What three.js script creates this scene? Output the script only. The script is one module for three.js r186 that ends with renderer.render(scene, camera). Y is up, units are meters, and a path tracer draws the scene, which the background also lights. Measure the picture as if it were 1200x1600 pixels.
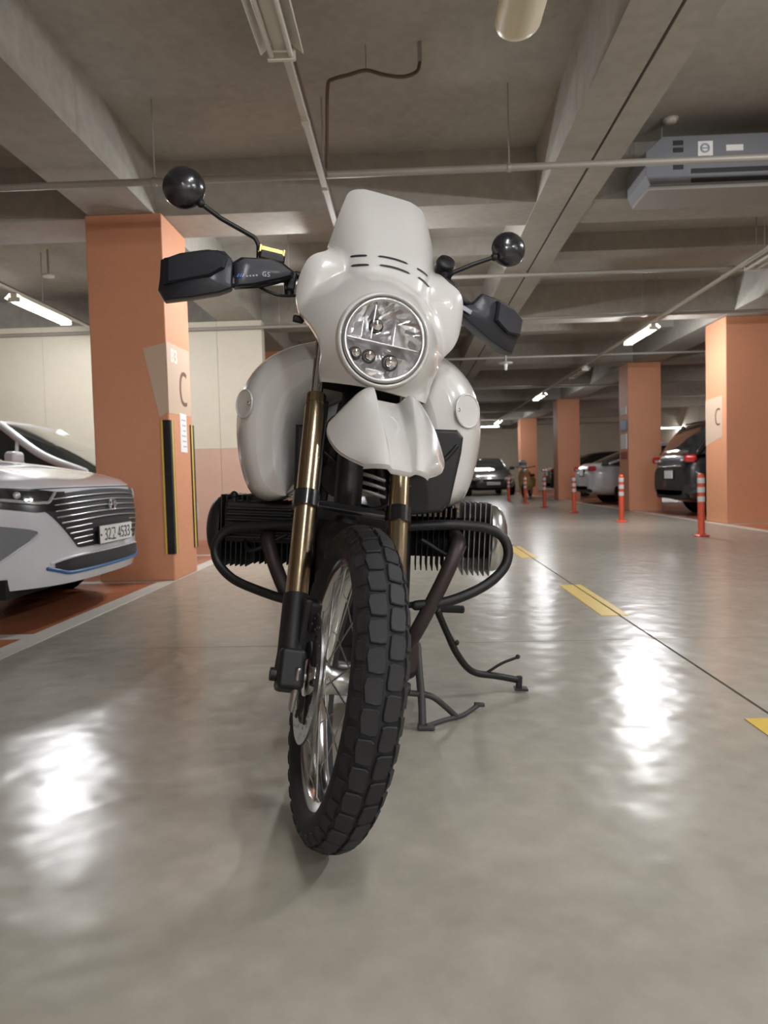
import * as THREE from 'three';
import { mergeGeometries, toCreasedNormals } from 'three/addons/utils/BufferGeometryUtils.js';
import { RoundedBoxGeometry } from 'three/addons/geometries/RoundedBoxGeometry.js';
import { RectAreaLightUniformsLib } from 'three/addons/lights/RectAreaLightUniformsLib.js';
import { FontLoader } from 'three/addons/loaders/FontLoader.js';
import { TextGeometry } from 'three/addons/geometries/TextGeometry.js';
RectAreaLightUniformsLib.init();

// ---------------------------------------------------------------- camera, exposure
const F = 1165, CX = 600, CY = 800;
const scene = new THREE.Scene();
scene.background = new THREE.Color(0x050505);
const camera = new THREE.PerspectiveCamera(2 * Math.atan(CY / F) * 180 / Math.PI, 0.75, 0.05, 200);
camera.position.set(0, 0.8, 0);
camera.rotation.set(-54 / F, 40.4 / F, -0.026, 'YXZ');
camera.focus = 1.75; camera.userData.fStop = 6;
camera.updateMatrixWorld(true);
const renderer = new THREE.WebGLRenderer({ antialias: true });
renderer.toneMapping = THREE.LinearToneMapping;
renderer.toneMappingExposure = 1.65;
renderer.shadowMap.enabled = true;
const LAMP = 26;            // luminance of a lit ceiling lamp, downwards
const LAMP_SIDE = 9.5;        // candela that its bare tubes throw sideways and up
const LAMP_GLOW = 14;       // what the eye sees of its tubes

// ---------------------------------------------------------------- small helpers
const V = (x, y, z) => new THREE.Vector3(x, y, z);
let seed = 7;
const rnd = () => { seed = (seed * 1664525 + 1013904223) >>> 0; return seed / 4294967296; };
const lerp = (a, b, t) => a + (b - a) * t;
const clamp = (x, a, b) => Math.min(b, Math.max(a, x));
function table(xs, ys) {                                  // smooth interpolation in a table
  return x => {
    if (x <= xs[0]) return ys[0];
    const n = xs.length; if (x >= xs[n - 1]) return ys[n - 1];
    let i = 0; while (xs[i + 1] < x) i++;
    const d = k => k <= 0 ? (ys[1] - ys[0]) / (xs[1] - xs[0]) : k >= n - 1 ? (ys[n - 1] - ys[n - 2]) / (xs[n - 1] - xs[n - 2]) : (ys[k + 1] - ys[k - 1]) / (xs[k + 1] - xs[k - 1]);
    const h = xs[i + 1] - xs[i], t = (x - xs[i]) / h, t2 = t * t, t3 = t2 * t;
    return (2 * t3 - 3 * t2 + 1) * ys[i] + (t3 - 2 * t2 + t) * h * d(i) + (-2 * t3 + 3 * t2) * ys[i + 1] + (t3 - t2) * h * d(i + 1);
  };
}
const lin = (xs, ys) => x => {
  if (x <= xs[0]) return ys[0];
  for (let i = 0; i < xs.length - 1; i++) if (x <= xs[i + 1]) return lerp(ys[i], ys[i + 1], (x - xs[i]) / (xs[i + 1] - xs[i]));
  return ys[ys.length - 1];
};
const smax = (a, b, k) => { const h = clamp(0.5 + 0.5 * (a - b) / k, 0, 1); return lerp(b, a, h) + k * h * (1 - h); };
const names = {};
function numbered(n) { names[n] = (names[n] ?? -1) + 1; return names[n] ? n + '_' + String(names[n]).padStart(3, '0') : n; }
function mesh(name, geo, mat, parent, label) {
  const m = new THREE.Mesh(geo, mat);
  m.name = parent ? name : numbered(name);
  m.castShadow = m.receiveShadow = true;
  (parent || scene).add(m);
  if (label) m.userData.label = label;
  return m;
}
function group(name, parent, label) {
  const g = new THREE.Group(); g.name = parent ? name : numbered(name);
  (parent || scene).add(g);
  if (label) g.userData.label = label;
  return g;
}
function tag(o, label, category, grp) { o.userData.label = label; o.userData.category = category; if (grp) o.userData.group = grp; return o; }
function structure(o) { o.userData.kind = 'structure'; return o; }
function clone(o, label, grp) {
  const c = o.clone(); c.name = numbered(o.name.replace(/_\d{3}$/, '')); c.userData = { ...o.userData }; if (label) c.userData.label = label; if (grp) c.userData.group = grp;
  scene.add(c); return c;
}
// geometry
function box(x0, x1, y0, y1, z0, z1, uvScale = 1) {
  const g = new THREE.BoxGeometry(x1 - x0, y1 - y0, z1 - z0); g.translate((x0 + x1) / 2, (y0 + y1) / 2, (z0 + z1) / 2);
  return boxUV(g, uvScale);
}
function boxUV(g, s = 1) {
  const p = g.attributes.position, n = g.attributes.normal, uv = new Float32Array(p.count * 2);
  for (let i = 0; i < p.count; i++) {
    const ax = Math.abs(n.getX(i)), ay = Math.abs(n.getY(i)), az = Math.abs(n.getZ(i));
    const a = ay >= ax && ay >= az ? [p.getX(i), p.getZ(i)] : ax >= az ? [p.getZ(i), p.getY(i)] : [p.getX(i), p.getY(i)];
    uv[2 * i] = a[0] * s; uv[2 * i + 1] = a[1] * s;
  }
  g.setAttribute('uv', new THREE.BufferAttribute(uv, 2)); return g;
}
function rbox(w, h, d, r = 0.005, seg = 2) { return new RoundedBoxGeometry(w, h, d, seg, Math.min(r, w / 2.01, h / 2.01, d / 2.01)); }
function rboxAt(w, h, d, r, x, y, z) { return rbox(w, h, d, r).translate(x, y, z); }
function cyl(a, b, r0, r1 = r0, seg = 20, open = false) {   // tapered bar from a to b
  const d = b.clone().sub(a), g = new THREE.CylinderGeometry(r1, r0, d.length(), seg, 1, open);
  g.applyQuaternion(new THREE.Quaternion().setFromUnitVectors(V(0, 1, 0), d.clone().normalize()));
  return g.translate((a.x + b.x) / 2, (a.y + b.y) / 2, (a.z + b.z) / 2);
}
function ball(c, r, seg = 16) { return new THREE.SphereGeometry(r, seg, seg >> 1).translate(c.x, c.y, c.z); }
function tube(pts, r, n = 40, rs = 12, tension = 0.5) {
  const c = new THREE.CatmullRomCurve3(pts, false, 'catmullrom', tension);
  return merge([new THREE.TubeGeometry(c, n, r, rs, false), ball(pts[0], r, rs), ball(pts[pts.length - 1], r, rs)]);
}
function merge(gs) {
  gs = gs.map(g => { g = g.index ? g.toNonIndexed() : g; for (const k of Object.keys(g.attributes)) if (!['position', 'normal', 'uv'].includes(k)) g.deleteAttribute(k); if (!g.attributes.uv) g.setAttribute('uv', new THREE.BufferAttribute(new Float32Array(g.attributes.position.count * 2), 2)); return g; });
  return mergeGeometries(gs);
}
function lathe(profile, axis = 'y', seg = 48) {             // profile [[r, h], ...]
  const g = new THREE.LatheGeometry(profile.map(([r, h]) => new THREE.Vector2(r, h)), seg);
  if (axis === 'x') g.rotateZ(-Math.PI / 2); if (axis === 'z') g.rotateX(Math.PI / 2);
  return g;
}
function grid(nu, nv, fn, crease) {                          // fn(u, v) in 0..1 -> Vector3
  const pos = [], uv = [], idx = [];
  for (let j = 0; j <= nv; j++) for (let i = 0; i <= nu; i++) { const q = fn(i / nu, j / nv); pos.push(q.x, q.y, q.z); uv.push(i / nu, j / nv); }
  for (let j = 0; j < nv; j++) for (let i = 0; i < nu; i++) { const a = j * (nu + 1) + i, b = a + 1, c = a + nu + 1, d = c + 1; idx.push(a, b, d, a, d, c); }
  const g = new THREE.BufferGeometry();
  g.setAttribute('position', new THREE.Float32BufferAttribute(pos, 3)); g.setAttribute('uv', new THREE.Float32BufferAttribute(uv, 2)); g.setIndex(idx);
  if (crease) return toCreasedNormals(g, crease);
  g.computeVertexNormals(); return g;
}
function loft(rings, cap = true, crease = 0) {               // closed rings of Vector3
  const n = rings[0].length, pos = [], idx = [], m = rings.length;
  for (const r of rings) for (const q of r) pos.push(q.x, q.y, q.z);
  for (let j = 0; j < m - 1; j++) for (let i = 0; i < n; i++) { const a = j * n + i, b = j * n + (i + 1) % n, c = a + n, d = b + n; idx.push(a, d, b, a, c, d); }
  if (cap) for (const j of [0, m - 1]) {
    const c = rings[j].reduce((s, q) => s.add(q), V(0, 0, 0)).multiplyScalar(1 / n), k = pos.length / 3; pos.push(c.x, c.y, c.z);
    for (let i = 0; i < n; i++) { const a = j * n + i, b = j * n + (i + 1) % n; j ? idx.push(a, k, b) : idx.push(a, b, k); }
  }
  let g = new THREE.BufferGeometry(); g.setAttribute('position', new THREE.Float32BufferAttribute(pos, 3)); g.setIndex(idx);
  if (crease) g = toCreasedNormals(g, crease); else g.computeVertexNormals();
  g.setAttribute('uv', new THREE.BufferAttribute(new Float32Array(g.attributes.position.count * 2), 2));
  return g;
}
function extrude(pts, depth, bevel = 0.004, seg = 2) {       // pts [[x, y]...] along +z
  const s = new THREE.Shape(pts.map(([x, y]) => new THREE.Vector2(x, y)));
  return new THREE.ExtrudeGeometry(s, { depth, bevelEnabled: bevel > 0, bevelThickness: bevel, bevelSize: bevel, bevelOffset: -bevel, bevelSegments: seg, curveSegments: 8 });
}

// ---------------------------------------------------------------- textures (seeded noise)
function noiseField(n, cells, oct, sd) {                     // tileable value noise 0..1
  const out = new Float32Array(n * n); let amp = 1, tot = 0;
  for (let o = 0; o < oct; o++) {
    const c = cells << o; let s = sd * 7919 + o * 104729 + 1; const g = new Float32Array(c * c);
    for (let i = 0; i < c * c; i++) { s = (Math.imul(s, 1664525) + 1013904223) >>> 0; g[i] = s / 4294967296; }
    for (let y = 0; y < n; y++) {
      const fy = y / n * c, y0 = fy | 0, ty = fy - y0, sy = ty * ty * (3 - 2 * ty), r0 = y0 * c, r1 = ((y0 + 1) % c) * c;
      for (let x = 0; x < n; x++) {
        const fx = x / n * c, x0 = fx | 0, tx = fx - x0, sx = tx * tx * (3 - 2 * tx), x1 = (x0 + 1) % c;
        out[y * n + x] += amp * lerp(lerp(g[r0 + x0], g[r0 + x1], sx), lerp(g[r1 + x0], g[r1 + x1], sx), sy);
      }
    }
    tot += amp; amp *= 0.5;
  }
  for (let i = 0; i < out.length; i++) out[i] /= tot; return out;
}
function tex(n, fn, srgb) {                                   // a little dither keeps the tones from banding
  const d = new Uint8Array(n * n * 4);
  for (let i = 0; i < n * n; i++) { const c = fn(i), dith = rnd() * 3 - 1; for (let k = 0; k < 3; k++) d[4 * i + k] = clamp(Math.floor(c[k] + dith), 0, 255); d[4 * i + 3] = 255; }
  const t = new THREE.DataTexture(d, n, n); t.wrapS = t.wrapT = THREE.RepeatWrapping; t.magFilter = THREE.LinearFilter; t.minFilter = THREE.LinearMipmapLinearFilter; t.generateMipmaps = true;
  if (srgb) t.colorSpace = THREE.SRGBColorSpace; t.needsUpdate = true; return t;
}
const N1 = noiseField(512, 4, 7, 3), N2 = noiseField(512, 8, 5, 11), N3 = noiseField(512, 64, 3, 5), N4 = noiseField(512, 40, 2, 21);
const tint = (r, g, b, amp, fine = 0.4) => tex(512, i => { const k = 1 + amp * (N1[i] - 0.5) * 2 + amp * fine * (N3[i] - 0.5) * 2; return [r * k, g * k, b * k]; }, true);
const texFloor = tex(512, i => { const k = 1 + 0.07 * (N1[i] - 0.5) * 2 + 0.06 * (N3[i] - 0.5) * 2, st = 0; return [168 * k * (1 - st), 164 * k * (1 - st), 151 * k * (1 - st * 1.05)]; }, true);
const texFloorBump = tex(512, i => { const v = 255 * N4[i]; return [v, v, v]; });
const texConcrete = tint(166, 162, 152, 0.12);
const texBrick = tint(180, 112, 80, 0.08);
const texOrange = tint(213, 150, 114, 0.02, 0.8);
const texCream = tint(214, 207, 188, 0.03);
const texPink = tint(205, 172, 152, 0.03);
const texFine = tex(512, i => { const v = 255 * N3[i]; return [v, v, v]; });

// ---------------------------------------------------------------- materials
const std = o => new THREE.MeshStandardMaterial(o), phy = o => new THREE.MeshPhysicalMaterial(o);
const rgb = (r, g, b) => new THREE.Color().setRGB(r, g, b);
const M = {
  floor: std({ map: texFloor, roughness: 0.25, bumpMap: texFloorBump, bumpScale: 0.0032 }),
  bay: std({ map: texBrick, roughness: 0.3, bumpMap: texFloorBump, bumpScale: 0.003 }),
  joint: std({ color: rgb(0.03, 0.028, 0.025), roughness: 0.95 }),
  lineWhite: phy({ color: rgb(0.66, 0.64, 0.57), roughness: 0.45, clearcoat: 0.3, clearcoatRoughness: 0.25 }),
  lineYellow: phy({ color: rgb(0.75, 0.52, 0.07), roughness: 0.45, clearcoat: 0.3, clearcoatRoughness: 0.25 }),
  concrete: std({ map: texConcrete, roughness: 0.93, bumpMap: texFine, bumpScale: 0.0008 }),
  cream: std({ map: texCream, roughness: 0.75 }),
  pink: std({ map: texPink, roughness: 0.7 }),
  orange: std({ map: texOrange, roughness: 0.62, bumpMap: texFine, bumpScale: 0.0004 }),
  patch: std({ color: rgb(0.60, 0.45, 0.33), roughness: 0.65 }),
  brownInk: std({ color: rgb(0.17, 0.08, 0.055), roughness: 0.7 }),
  whiteInk: std({ color: rgb(0.85, 0.82, 0.74), roughness: 0.7 }),
  paper: std({ color: rgb(0.85, 0.85, 0.83), roughness: 0.8 }),
  greyInk: std({ color: rgb(0.35, 0.38, 0.45), roughness: 0.8 }),
  pipe: std({ color: rgb(0.36, 0.34, 0.30), roughness: 0.5, metalness: 0.2 }),
  steel: std({ color: rgb(0.42, 0.41, 0.39), roughness: 0.45, metalness: 0.6 }),
  raceway: std({ color: rgb(0.55, 0.52, 0.45), roughness: 0.5 }),
  hose: std({ color: rgb(0.12, 0.07, 0.05), roughness: 0.7 }),
  fixture: std({ color: rgb(0.68, 0.65, 0.56), roughness: 0.4 }),
  diffuser: phy({ color: rgb(0.85, 0.78, 0.58), roughness: 0.35, transmission: 0.25, thickness: 0 }),
  deadTube: std({ color: rgb(0.72, 0.72, 0.68), roughness: 0.2 }),
  litTube: std({ color: rgb(0.8, 0.8, 0.8), emissive: rgb(1, 0.985, 0.94), emissiveIntensity: LAMP_GLOW, roughness: 0.4 }),
  ventBody: std({ color: rgb(0.19, 0.20, 0.22), roughness: 0.55 }),
  tray: std({ color: rgb(0.30, 0.29, 0.27), roughness: 0.55 }),
  dark: std({ color: rgb(0.02, 0.02, 0.022), roughness: 0.6 }),
  // motorcycle
  white: phy({ color: rgb(0.63, 0.625, 0.60), roughness: 0.28, clearcoat: 1, clearcoatRoughness: 0.06 }),
  black: std({ color: rgb(0.006, 0.006, 0.0065), roughness: 0.48 }),
  blackMatt: std({ color: rgb(0.008, 0.008, 0.008), roughness: 0.75 }),
  blackGloss: phy({ color: rgb(0.012, 0.013, 0.016), roughness: 0.25, clearcoat: 0.6, clearcoatRoughness: 0.12 }),
  guard: phy({ color: rgb(0.005, 0.0065, 0.013), roughness: 0.5, clearcoat: 0.22, clearcoatRoughness: 0.18 }),
  rubber: std({ color: rgb(0.012, 0.012, 0.013), roughness: 0.72, bumpMap: texFine, bumpScale: 0.0005 }),
  tread: std({ color: rgb(0.017, 0.017, 0.018), roughness: 0.66, bumpMap: texFine, bumpScale: 0.0004 }),
  gold: std({ color: rgb(0.46, 0.37, 0.24), roughness: 0.24, metalness: 1 }),
  goldCap: std({ color: rgb(0.72, 0.52, 0.18), roughness: 0.3, metalness: 1 }),
  chrome: std({ color: rgb(0.80, 0.80, 0.80), roughness: 0.07, metalness: 1 }),
  alloy: std({ color: rgb(0.55, 0.55, 0.54), roughness: 0.28, metalness: 1 }),
  rim: std({ color: rgb(0.68, 0.68, 0.67), roughness: 0.16, metalness: 1 }),
  disc: std({ color: rgb(0.42, 0.42, 0.41), roughness: 0.35, metalness: 1 }),
  header: std({ color: rgb(0.05, 0.038, 0.036), roughness: 0.5, metalness: 0.5 }),
  reflector: std({ color: rgb(0.92, 0.92, 0.93), roughness: 0.2, metalness: 0.8 }),
  lens: phy({ color: rgb(1, 1, 1), roughness: 0.02, transmission: 1, thickness: 0, ior: 1.5 }),
  headFin: std({ color: rgb(0.22, 0.22, 0.22), roughness: 0.35, metalness: 0.9 }),
  blue: std({ color: rgb(0.02, 0.12, 0.45), roughness: 0.4 }),
  letter: std({ color: rgb(0.35, 0.37, 0.42), roughness: 0.4 }),
  mirror: std({ color: rgb(0.8, 0.8, 0.8), roughness: 0.03, metalness: 1 }),
  // cars
  pearl: phy({ color: rgb(0.70, 0.71, 0.75), roughness: 0.3, clearcoat: 1, clearcoatRoughness: 0.05 }),
  carWhite: phy({ color: rgb(0.60, 0.61, 0.63), roughness: 0.3, clearcoat: 1, clearcoatRoughness: 0.05 }),
  carBlack: phy({ color: rgb(0.012, 0.013, 0.015), roughness: 0.3, clearcoat: 1, clearcoatRoughness: 0.04 }),
  glass: phy({ color: rgb(0.02, 0.025, 0.025), roughness: 0.06, clearcoat: 1, clearcoatRoughness: 0.02 }),
  blueTrim: std({ color: rgb(0.03, 0.13, 0.32), roughness: 0.35 }),
  tail: phy({ color: rgb(0.45, 0.012, 0.015), roughness: 0.15, clearcoat: 1 }),
  lampClear: phy({ color: rgb(0.75, 0.76, 0.78), roughness: 0.1, metalness: 0.6, clearcoat: 1 }),
  plate: std({ color: rgb(0.75, 0.75, 0.72), roughness: 0.5 }),
  foot: std({ color: rgb(0.045, 0.043, 0.042), roughness: 0.55 }),
  postOrange: phy({ color: rgb(0.66, 0.085, 0.035), roughness: 0.45, clearcoat: 0.3 }),
  postBand: std({ color: rgb(0.62, 0.62, 0.6), roughness: 0.35 }),
  tan: std({ color: rgb(0.36, 0.22, 0.09), roughness: 0.8 }),
  helmet: phy({ color: rgb(0.72, 0.71, 0.72), roughness: 0.3, clearcoat: 0.6 }),
};
for (const k of ['white']) M[k].side = THREE.DoubleSide;
const font = await new FontLoader().loadAsync('fonts/droid/droid_sans_bold.typeface.json');
const fontR = await new FontLoader().loadAsync('fonts/droid/droid_sans_regular.typeface.json');
function text(str, h, depth, f = font) {
  const g = new TextGeometry(str, { font: f, size: h, depth, curveSegments: 6, bevelEnabled: false });
  g.computeBoundingBox(); const b = g.boundingBox; g.translate(-(b.min.x + b.max.x) / 2, -(b.min.y + b.max.y) / 2, 0); return g;
}

// ---------------------------------------------------------------- the setting
const SLAB = 3.4, SOFFIT = 2.96, ZB = 9, ZF = -36, XL = -7.2, XR = 10.6;
// floor: cast slabs with real joints between them
const floor = structure(group('floor'));
mesh('joint_filler', box(XL, XR, -0.25, -0.012, ZF, ZB), M.joint, floor);
{
  const xs = [[XL, 1.145], [1.157, XR]], zs = [[ZF, -24.0], [-23.995, -13.8], [-13.795, -3.5525], [-3.5475, ZB]];
  for (const [a, b] of xs) for (const [c, d] of zs) mesh('floor_slab', box(a, b, -0.2, 0, c, d, 0.25), M.floor, floor);
  const bays = [[XL, -2.05, -10.1, ZB], [4.55, XR, ZF, ZB]];
  for (const [a, b, c, d] of bays) mesh('painted_bay', box(a, b, 0, 0.0015, c, d, 0.25), M.bay, floor);
  const line = (x0, x1, z0, z1, m = M.lineWhite, n = 'parking_line') => mesh(n, box(x0, x1, 0, 0.003, z0, z1), m, floor);
  line(-2.05, -1.92, -10.1, ZB); line(4.42, 4.55, ZF, ZB);
  for (const z of [-6.03, -3.93, -1.83, 0.27, 2.4, -8.1]) line(XL, -2.05, z, z + 0.12);
  for (const z of [-32, -29.5, -27, -24.6, -22.2, -19.9, -17.5, -15.1, -13, -10.9, -8.5, -6.2, -3.9]) line(4.55, XR, z, z + 0.12);
  for (let k = -1; k < 9; k++) {
    const z = -4.15 - 2.94 * k;
    line(1.05, 1.145, z - 1.17, z, M.lineYellow, 'yellow_dash'); line(1.157, 1.20, z - 1.17, z, M.lineYellow, 'yellow_dash');
  }
}
const ceiling = structure(mesh('ceiling', box(XL, XR, SLAB, SLAB + 0.25, ZF, ZB, 0.3), M.concrete));
for (const [a, b] of [[-2.52, -2.0], [1.07, 1.315], [1.335, 1.52], [4.5, 5.06]]) mesh('ceiling_beam', box(a, b, SOFFIT, SLAB, ZF, ZB, 0.3), M.concrete, ceiling);
for (const z of [4.6, 0.2, -6.1, -10.45, -15.1, -18.6, -22.2, -25.8, -29.5, -33])
  for (const [a, b] of [[XL, -2.52], [-2.0, 1.07], [1.52, 4.5], [5.06, XR]]) mesh('ceiling_beam', box(a, b, SOFFIT + 0.004, SLAB, z - 0.55, z, 0.3), M.concrete, ceiling);
for (const z of [-8.3, -12.8, -16.9, -20.4, -24, -27.6, -31.2])
  for (const [a, b] of [[-2.0, 1.07], [1.52, 4.5], [5.06, XR]]) mesh('ceiling_beam', box(a, b, SLAB - 0.2, SLAB, z - 0.3, z, 0.3), M.concrete, ceiling);
function wall(name, x0, x1, z0, z1, twoTone = true) {
  const w = structure(group(name));
  if (twoTone) { mesh('lower_wall', box(x0, x1, 0, 1.25, z0, z1, 0.4), M.pink, w); mesh('upper_wall', box(x0, x1, 1.25, SLAB, z0, z1, 0.4), M.cream, w); }
  else mesh('upper_wall', box(x0, x1, 0, SLAB, z0, z1, 0.4), M.cream, w);
  return w;
}
// the wall closing the left-hand bays: boards with open joints
{
  const w = structure(group('wall_bay'));
  const cuts = [XL, -5.8, -4.95, -4.1, -3.25, -2.55, -1.94];
  for (let i = 0; i < cuts.length - 1; i++) {
    const a = cuts[i] + 0.002, b = cuts[i + 1] - 0.002;
    mesh('wall_panel', box(a, b, 0, 1.247, -10.3, -10.1, 0.4), M.pink, w);
    mesh('wall_panel', box(a, b, 1.25, SOFFIT, -10.3, -10.1, 0.4), M.cream, w);
  }
  mesh('wall_core', box(XL, -1.96, 0, SOFFIT, -10.29, -10.12), M.greyInk, w);
}
wall('wall_left', XL - 0.2, XL, ZF, ZB);
wall('wall_right', XR, XR + 0.2, ZF, ZB, false);
wall('wall_back', XL, XR, ZB, ZB + 0.2);
wall('wall_far', XL, XR, ZF - 0.2, ZF, false);

// columns
function column(x0, x1, z0, z1, label) {
  const g = group('column'); g.position.set((x0 + x1) / 2, 0, (z0 + z1) / 2);
  const w = x1 - x0, d = z1 - z0;
  const s = new RoundedBoxGeometry(w, SOFFIT - 0.002, d, 2, 0.012); s.translate(0, SOFFIT / 2 + 0.001, 0); boxUV(s, 0.7);
  mesh('shaft', s, M.orange, g);
  return tag(g, label, 'column', 'painted concrete columns');
}
const colA = column(-2.55, -1.93, -6.65, -6.0, 'orange painted column with B3 and C sign beside the white hybrid car');
{ // paint patch wrapping the corner, letters, corner guards
  const hw = 0.31, hd = 0.325, t = 0.0025;
  mesh('paint_patch', grid(1, 1, (u, v) => V(hw + t, lerp(1.365, 1.94, v) - 0.03 * u + (v ? 0.05 * u : 0.05 * u), lerp(hd, -hd + 0.03, u))), M.patch, colA, 'pale beige paint patch behind the letter');
  mesh('paint_patch', grid(1, 1, (u, v) => V(lerp(hw - lerp(0.075, 0.19, v), hw, u), lerp(1.335, 1.89, v) + 0.04 * u, hd + t)), M.patch, colA);
  const c = text('C', 0.29, 0.002, fontR); c.rotateY(Math.PI / 2); c.translate(hw + t, 1.605, -0.09);
  mesh('letter', c, M.brownInk, colA, 'brown letter C');
  const b = text('B3', 0.11, 0.002); b.rotateY(Math.PI / 2); b.translate(hw + t, 1.85, 0.14); mesh('letter', b, M.whiteInk, colA, 'white letters B3');
  for (const [z, s] of [[hd, 1], [-hd, -1]]) {
    const g = group('corner_guard', colA, 'black and yellow striped corner guard');
    const y0 = 0.22, y1 = 1.31, th = 0.012;
    const strip = (n, a0, a1, m) => mesh(n, merge([rboxAt(th, y1 - y0, Math.abs(a1 - a0), 0.003, hw + th / 2, (y0 + y1) / 2, z - s * (a0 + a1) / 2)]), m, g);
    const stripF = (n, a0, a1, m) => mesh(n, rboxAt(Math.abs(a1 - a0), y1 - y0, th, 0.003, hw - (a0 + a1) / 2, (y0 + y1) / 2, z + s * th / 2), m, g);
    strip('black_strip', -0.012, 0.035, M.black); strip('yellow_strip', 0.035, 0.075, M.lineYellow); strip('black_edge', 0.075, 0.083, M.black);
    stripF('black_strip', 0, 0.05, M.black); stripF('yellow_strip', 0.05, 0.066, M.lineYellow);
  }
}
const notice = group('paper_notice'); notice.position.set(-1.93, 1.225, -6.38);
mesh('sheet', box(0.0005, 0.003, -0.165, 0.165, -0.09, 0.09), M.paper, notice);
for (let k = 0; k < 6; k++) mesh('text_line', box(0.003, 0.0035, 0.105 - k * 0.045, 0.114 - k * 0.045, -0.065, 0.06 - (k % 3) * 0.02), M.greyInk, notice);
tag(notice, 'small white paper notice taped below the letter C on the column', 'notice');
const colB = column(4.55, 5.25, -11.6, -10.87, 'orange painted column marked C beside the dark car');
{
  const hw = 0.35, hd = 0.365, t = 0.0025;
  mesh('paint_patch', grid(1, 1, (u, v) => V(-hw - t, lerp(1.18, 1.87, v) + (v ? 0.02 : 0.12) * u - 0.03, lerp(-hd, hd - 0.13, u))), M.patch, colB, 'pale beige paint patch behind the letter');
  const c = text('C', 0.25, 0.002, fontR); c.rotateY(-Math.PI / 2); c.translate(-hw - t, 1.56, 0.08); mesh('letter', c, M.brownInk, colB, 'brown letter C');
}
const colC = column(4.4, 5.05, -15.75, -15.1, 'orange painted column with posted signs between the dark and the white car');
for (const [y, h, m] of [[2.02, 0.16, M.paper], [1.72, 0.2, M.blueTrim], [1.4, 0.3, M.paper], [1.12, 0.14, M.tail]])
  mesh('posted_sign', box(-0.325 - 0.012, -0.325, y - h / 2, y + h / 2, -0.2, 0.22), m, colC);
column(4.4, 5.05, -22.85, -22.2, 'orange painted column beside the tail of the white car');
column(4.4, 5.05, -30.15, -29.5, 'distant orange column behind the scooter');
column(-2.6, -1.95, -13.15, -12.5, 'orange column behind the end of the cream wall');
column(1.3, 1.95, -34, -33.4, 'farthest orange column against the far cream wall');

// ---------------------------------------------------------------- ceiling services
function pipeX(z, x0, x1, y, r, label) {
  const p = group('ceiling_pipe'); p.position.set(0, y, z);
  mesh('run', cyl(V(x0, 0, 0), V(x1, 0, 0), r, r, 14), M.pipe, p);
  for (let x = x0 + 0.7; x < x1; x += 2.4) {
    if ([[-2.52, -2.0], [1.07, 1.52], [4.5, 5.06]].some(([a, b]) => x > a - 0.05 && x < b + 0.05)) continue;
    const rod = mesh('hanger_rod', cyl(V(x, 0, 0), V(x, SLAB - y, 0), 0.005, 0.005, 6), M.steel, p);
    mesh('hanger_clamp', cyl(V(x - 0.012, 0, 0), V(x + 0.012, 0, 0), r + 0.006, r + 0.006, 14), M.steel, p);
  }
  return tag(p, label, 'pipe', 'sprinkler pipes crossing under the ceiling');
}
pipeX(-5.12, XL + 0.02, XR - 0.02, 2.85, 0.024, 'pale sprinkler pipe crossing above the fairing of the motorcycle');
pipeX(-7.85, -1.9, XR - 0.02, 2.85, 0.02, 'thin sprinkler pipe crossing behind the small round mirror');
pipeX(-10.02, XL + 0.02, XR - 0.02, 2.85, 0.022, 'sprinkler pipe along the head of the cream bay wall');
pipeX(-13.3, -1.9, XR - 0.02, 2.85, 0.02, 'sprinkler pipe beyond the column marked C');
pipeX(-17.9, -1.9, XR - 0.02, 2.85, 0.02, 'distant sprinkler pipe over the white car');
// lamps
function lamp(x, z, lit, label, along = true, len = 1.2, y = 2.75) {   // lit: 0, or how fresh its tubes are
  const g = group('strip_light'); g.position.set(x, y, z); if (!along) g.rotation.y = Math.PI / 2;
  mesh('housing', rboxAt(0.075, 0.05, len, 0.008, 0, 0.03, 0), M.fixture, g);
  for (const s of [-1, 1]) {
    const w = grid(1, 1, (u, v) => V(s * lerp(0.038, 0.10, u), lerp(0.05, 0.0, u), lerp(-len / 2, len / 2, v)));
    mesh('reflector_wing', merge([extrudeStrip(s, len)]), M.fixture, g);
    mesh('tube', cyl(V(s * 0.045, -0.018, -len / 2 + 0.03), V(s * 0.045, -0.018, len / 2 - 0.03), 0.013, 0.013, 12), lit ? M.litTube : M.deadTube, g);
  }
  for (const e of [-1, 1]) mesh('lamp_holder', rboxAt(0.13, 0.05, 0.022, 0.006, 0, -0.012, e * (len / 2 - 0.014)), M.fixture, g);
  if (!along) for (const e of [-1, 1]) mesh('mounting_stem', cyl(V(0, 0.05, e * len / 3), V(0, SLAB - y, e * len / 3), 0.006, 0.006, 8), M.steel, g);
  if (lit) {
    const l = new THREE.RectAreaLight(0xf9faff, LAMP * lit, 0.13, len - 0.06); l.position.set(0, -0.036, 0); l.rotation.x = -Math.PI / 2; l.name = 'lamp_light'; g.add(l);
    for (const e of [-1, 1]) { const q = new THREE.PointLight(0xf9faff, LAMP_SIDE / 2 * lit, 0, 2); q.position.set(0, -0.055, e * len * 0.28); q.shadow.radius = 2; q.castShadow = true; q.name = 'lamp_side_light'; g.add(q); }
  }
  return tag(g, label, 'light', lit ? 'lit strip lights' : 'unlit strip lights');
}
function extrudeStrip(s, len) {
  const g = extrude(s > 0 ? [[0.038, 0.052], [0.042, 0.055], [0.10, 0.004], [0.096, 0]] : [[-0.038, 0.052], [-0.096, 0], [-0.10, 0.004], [-0.042, 0.055]], len, 0); return g.translate(0, 0, -len / 2);
}
lamp(-4.04, -8.27, 0.5, 'lit strip light over the left bays behind the column');
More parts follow.
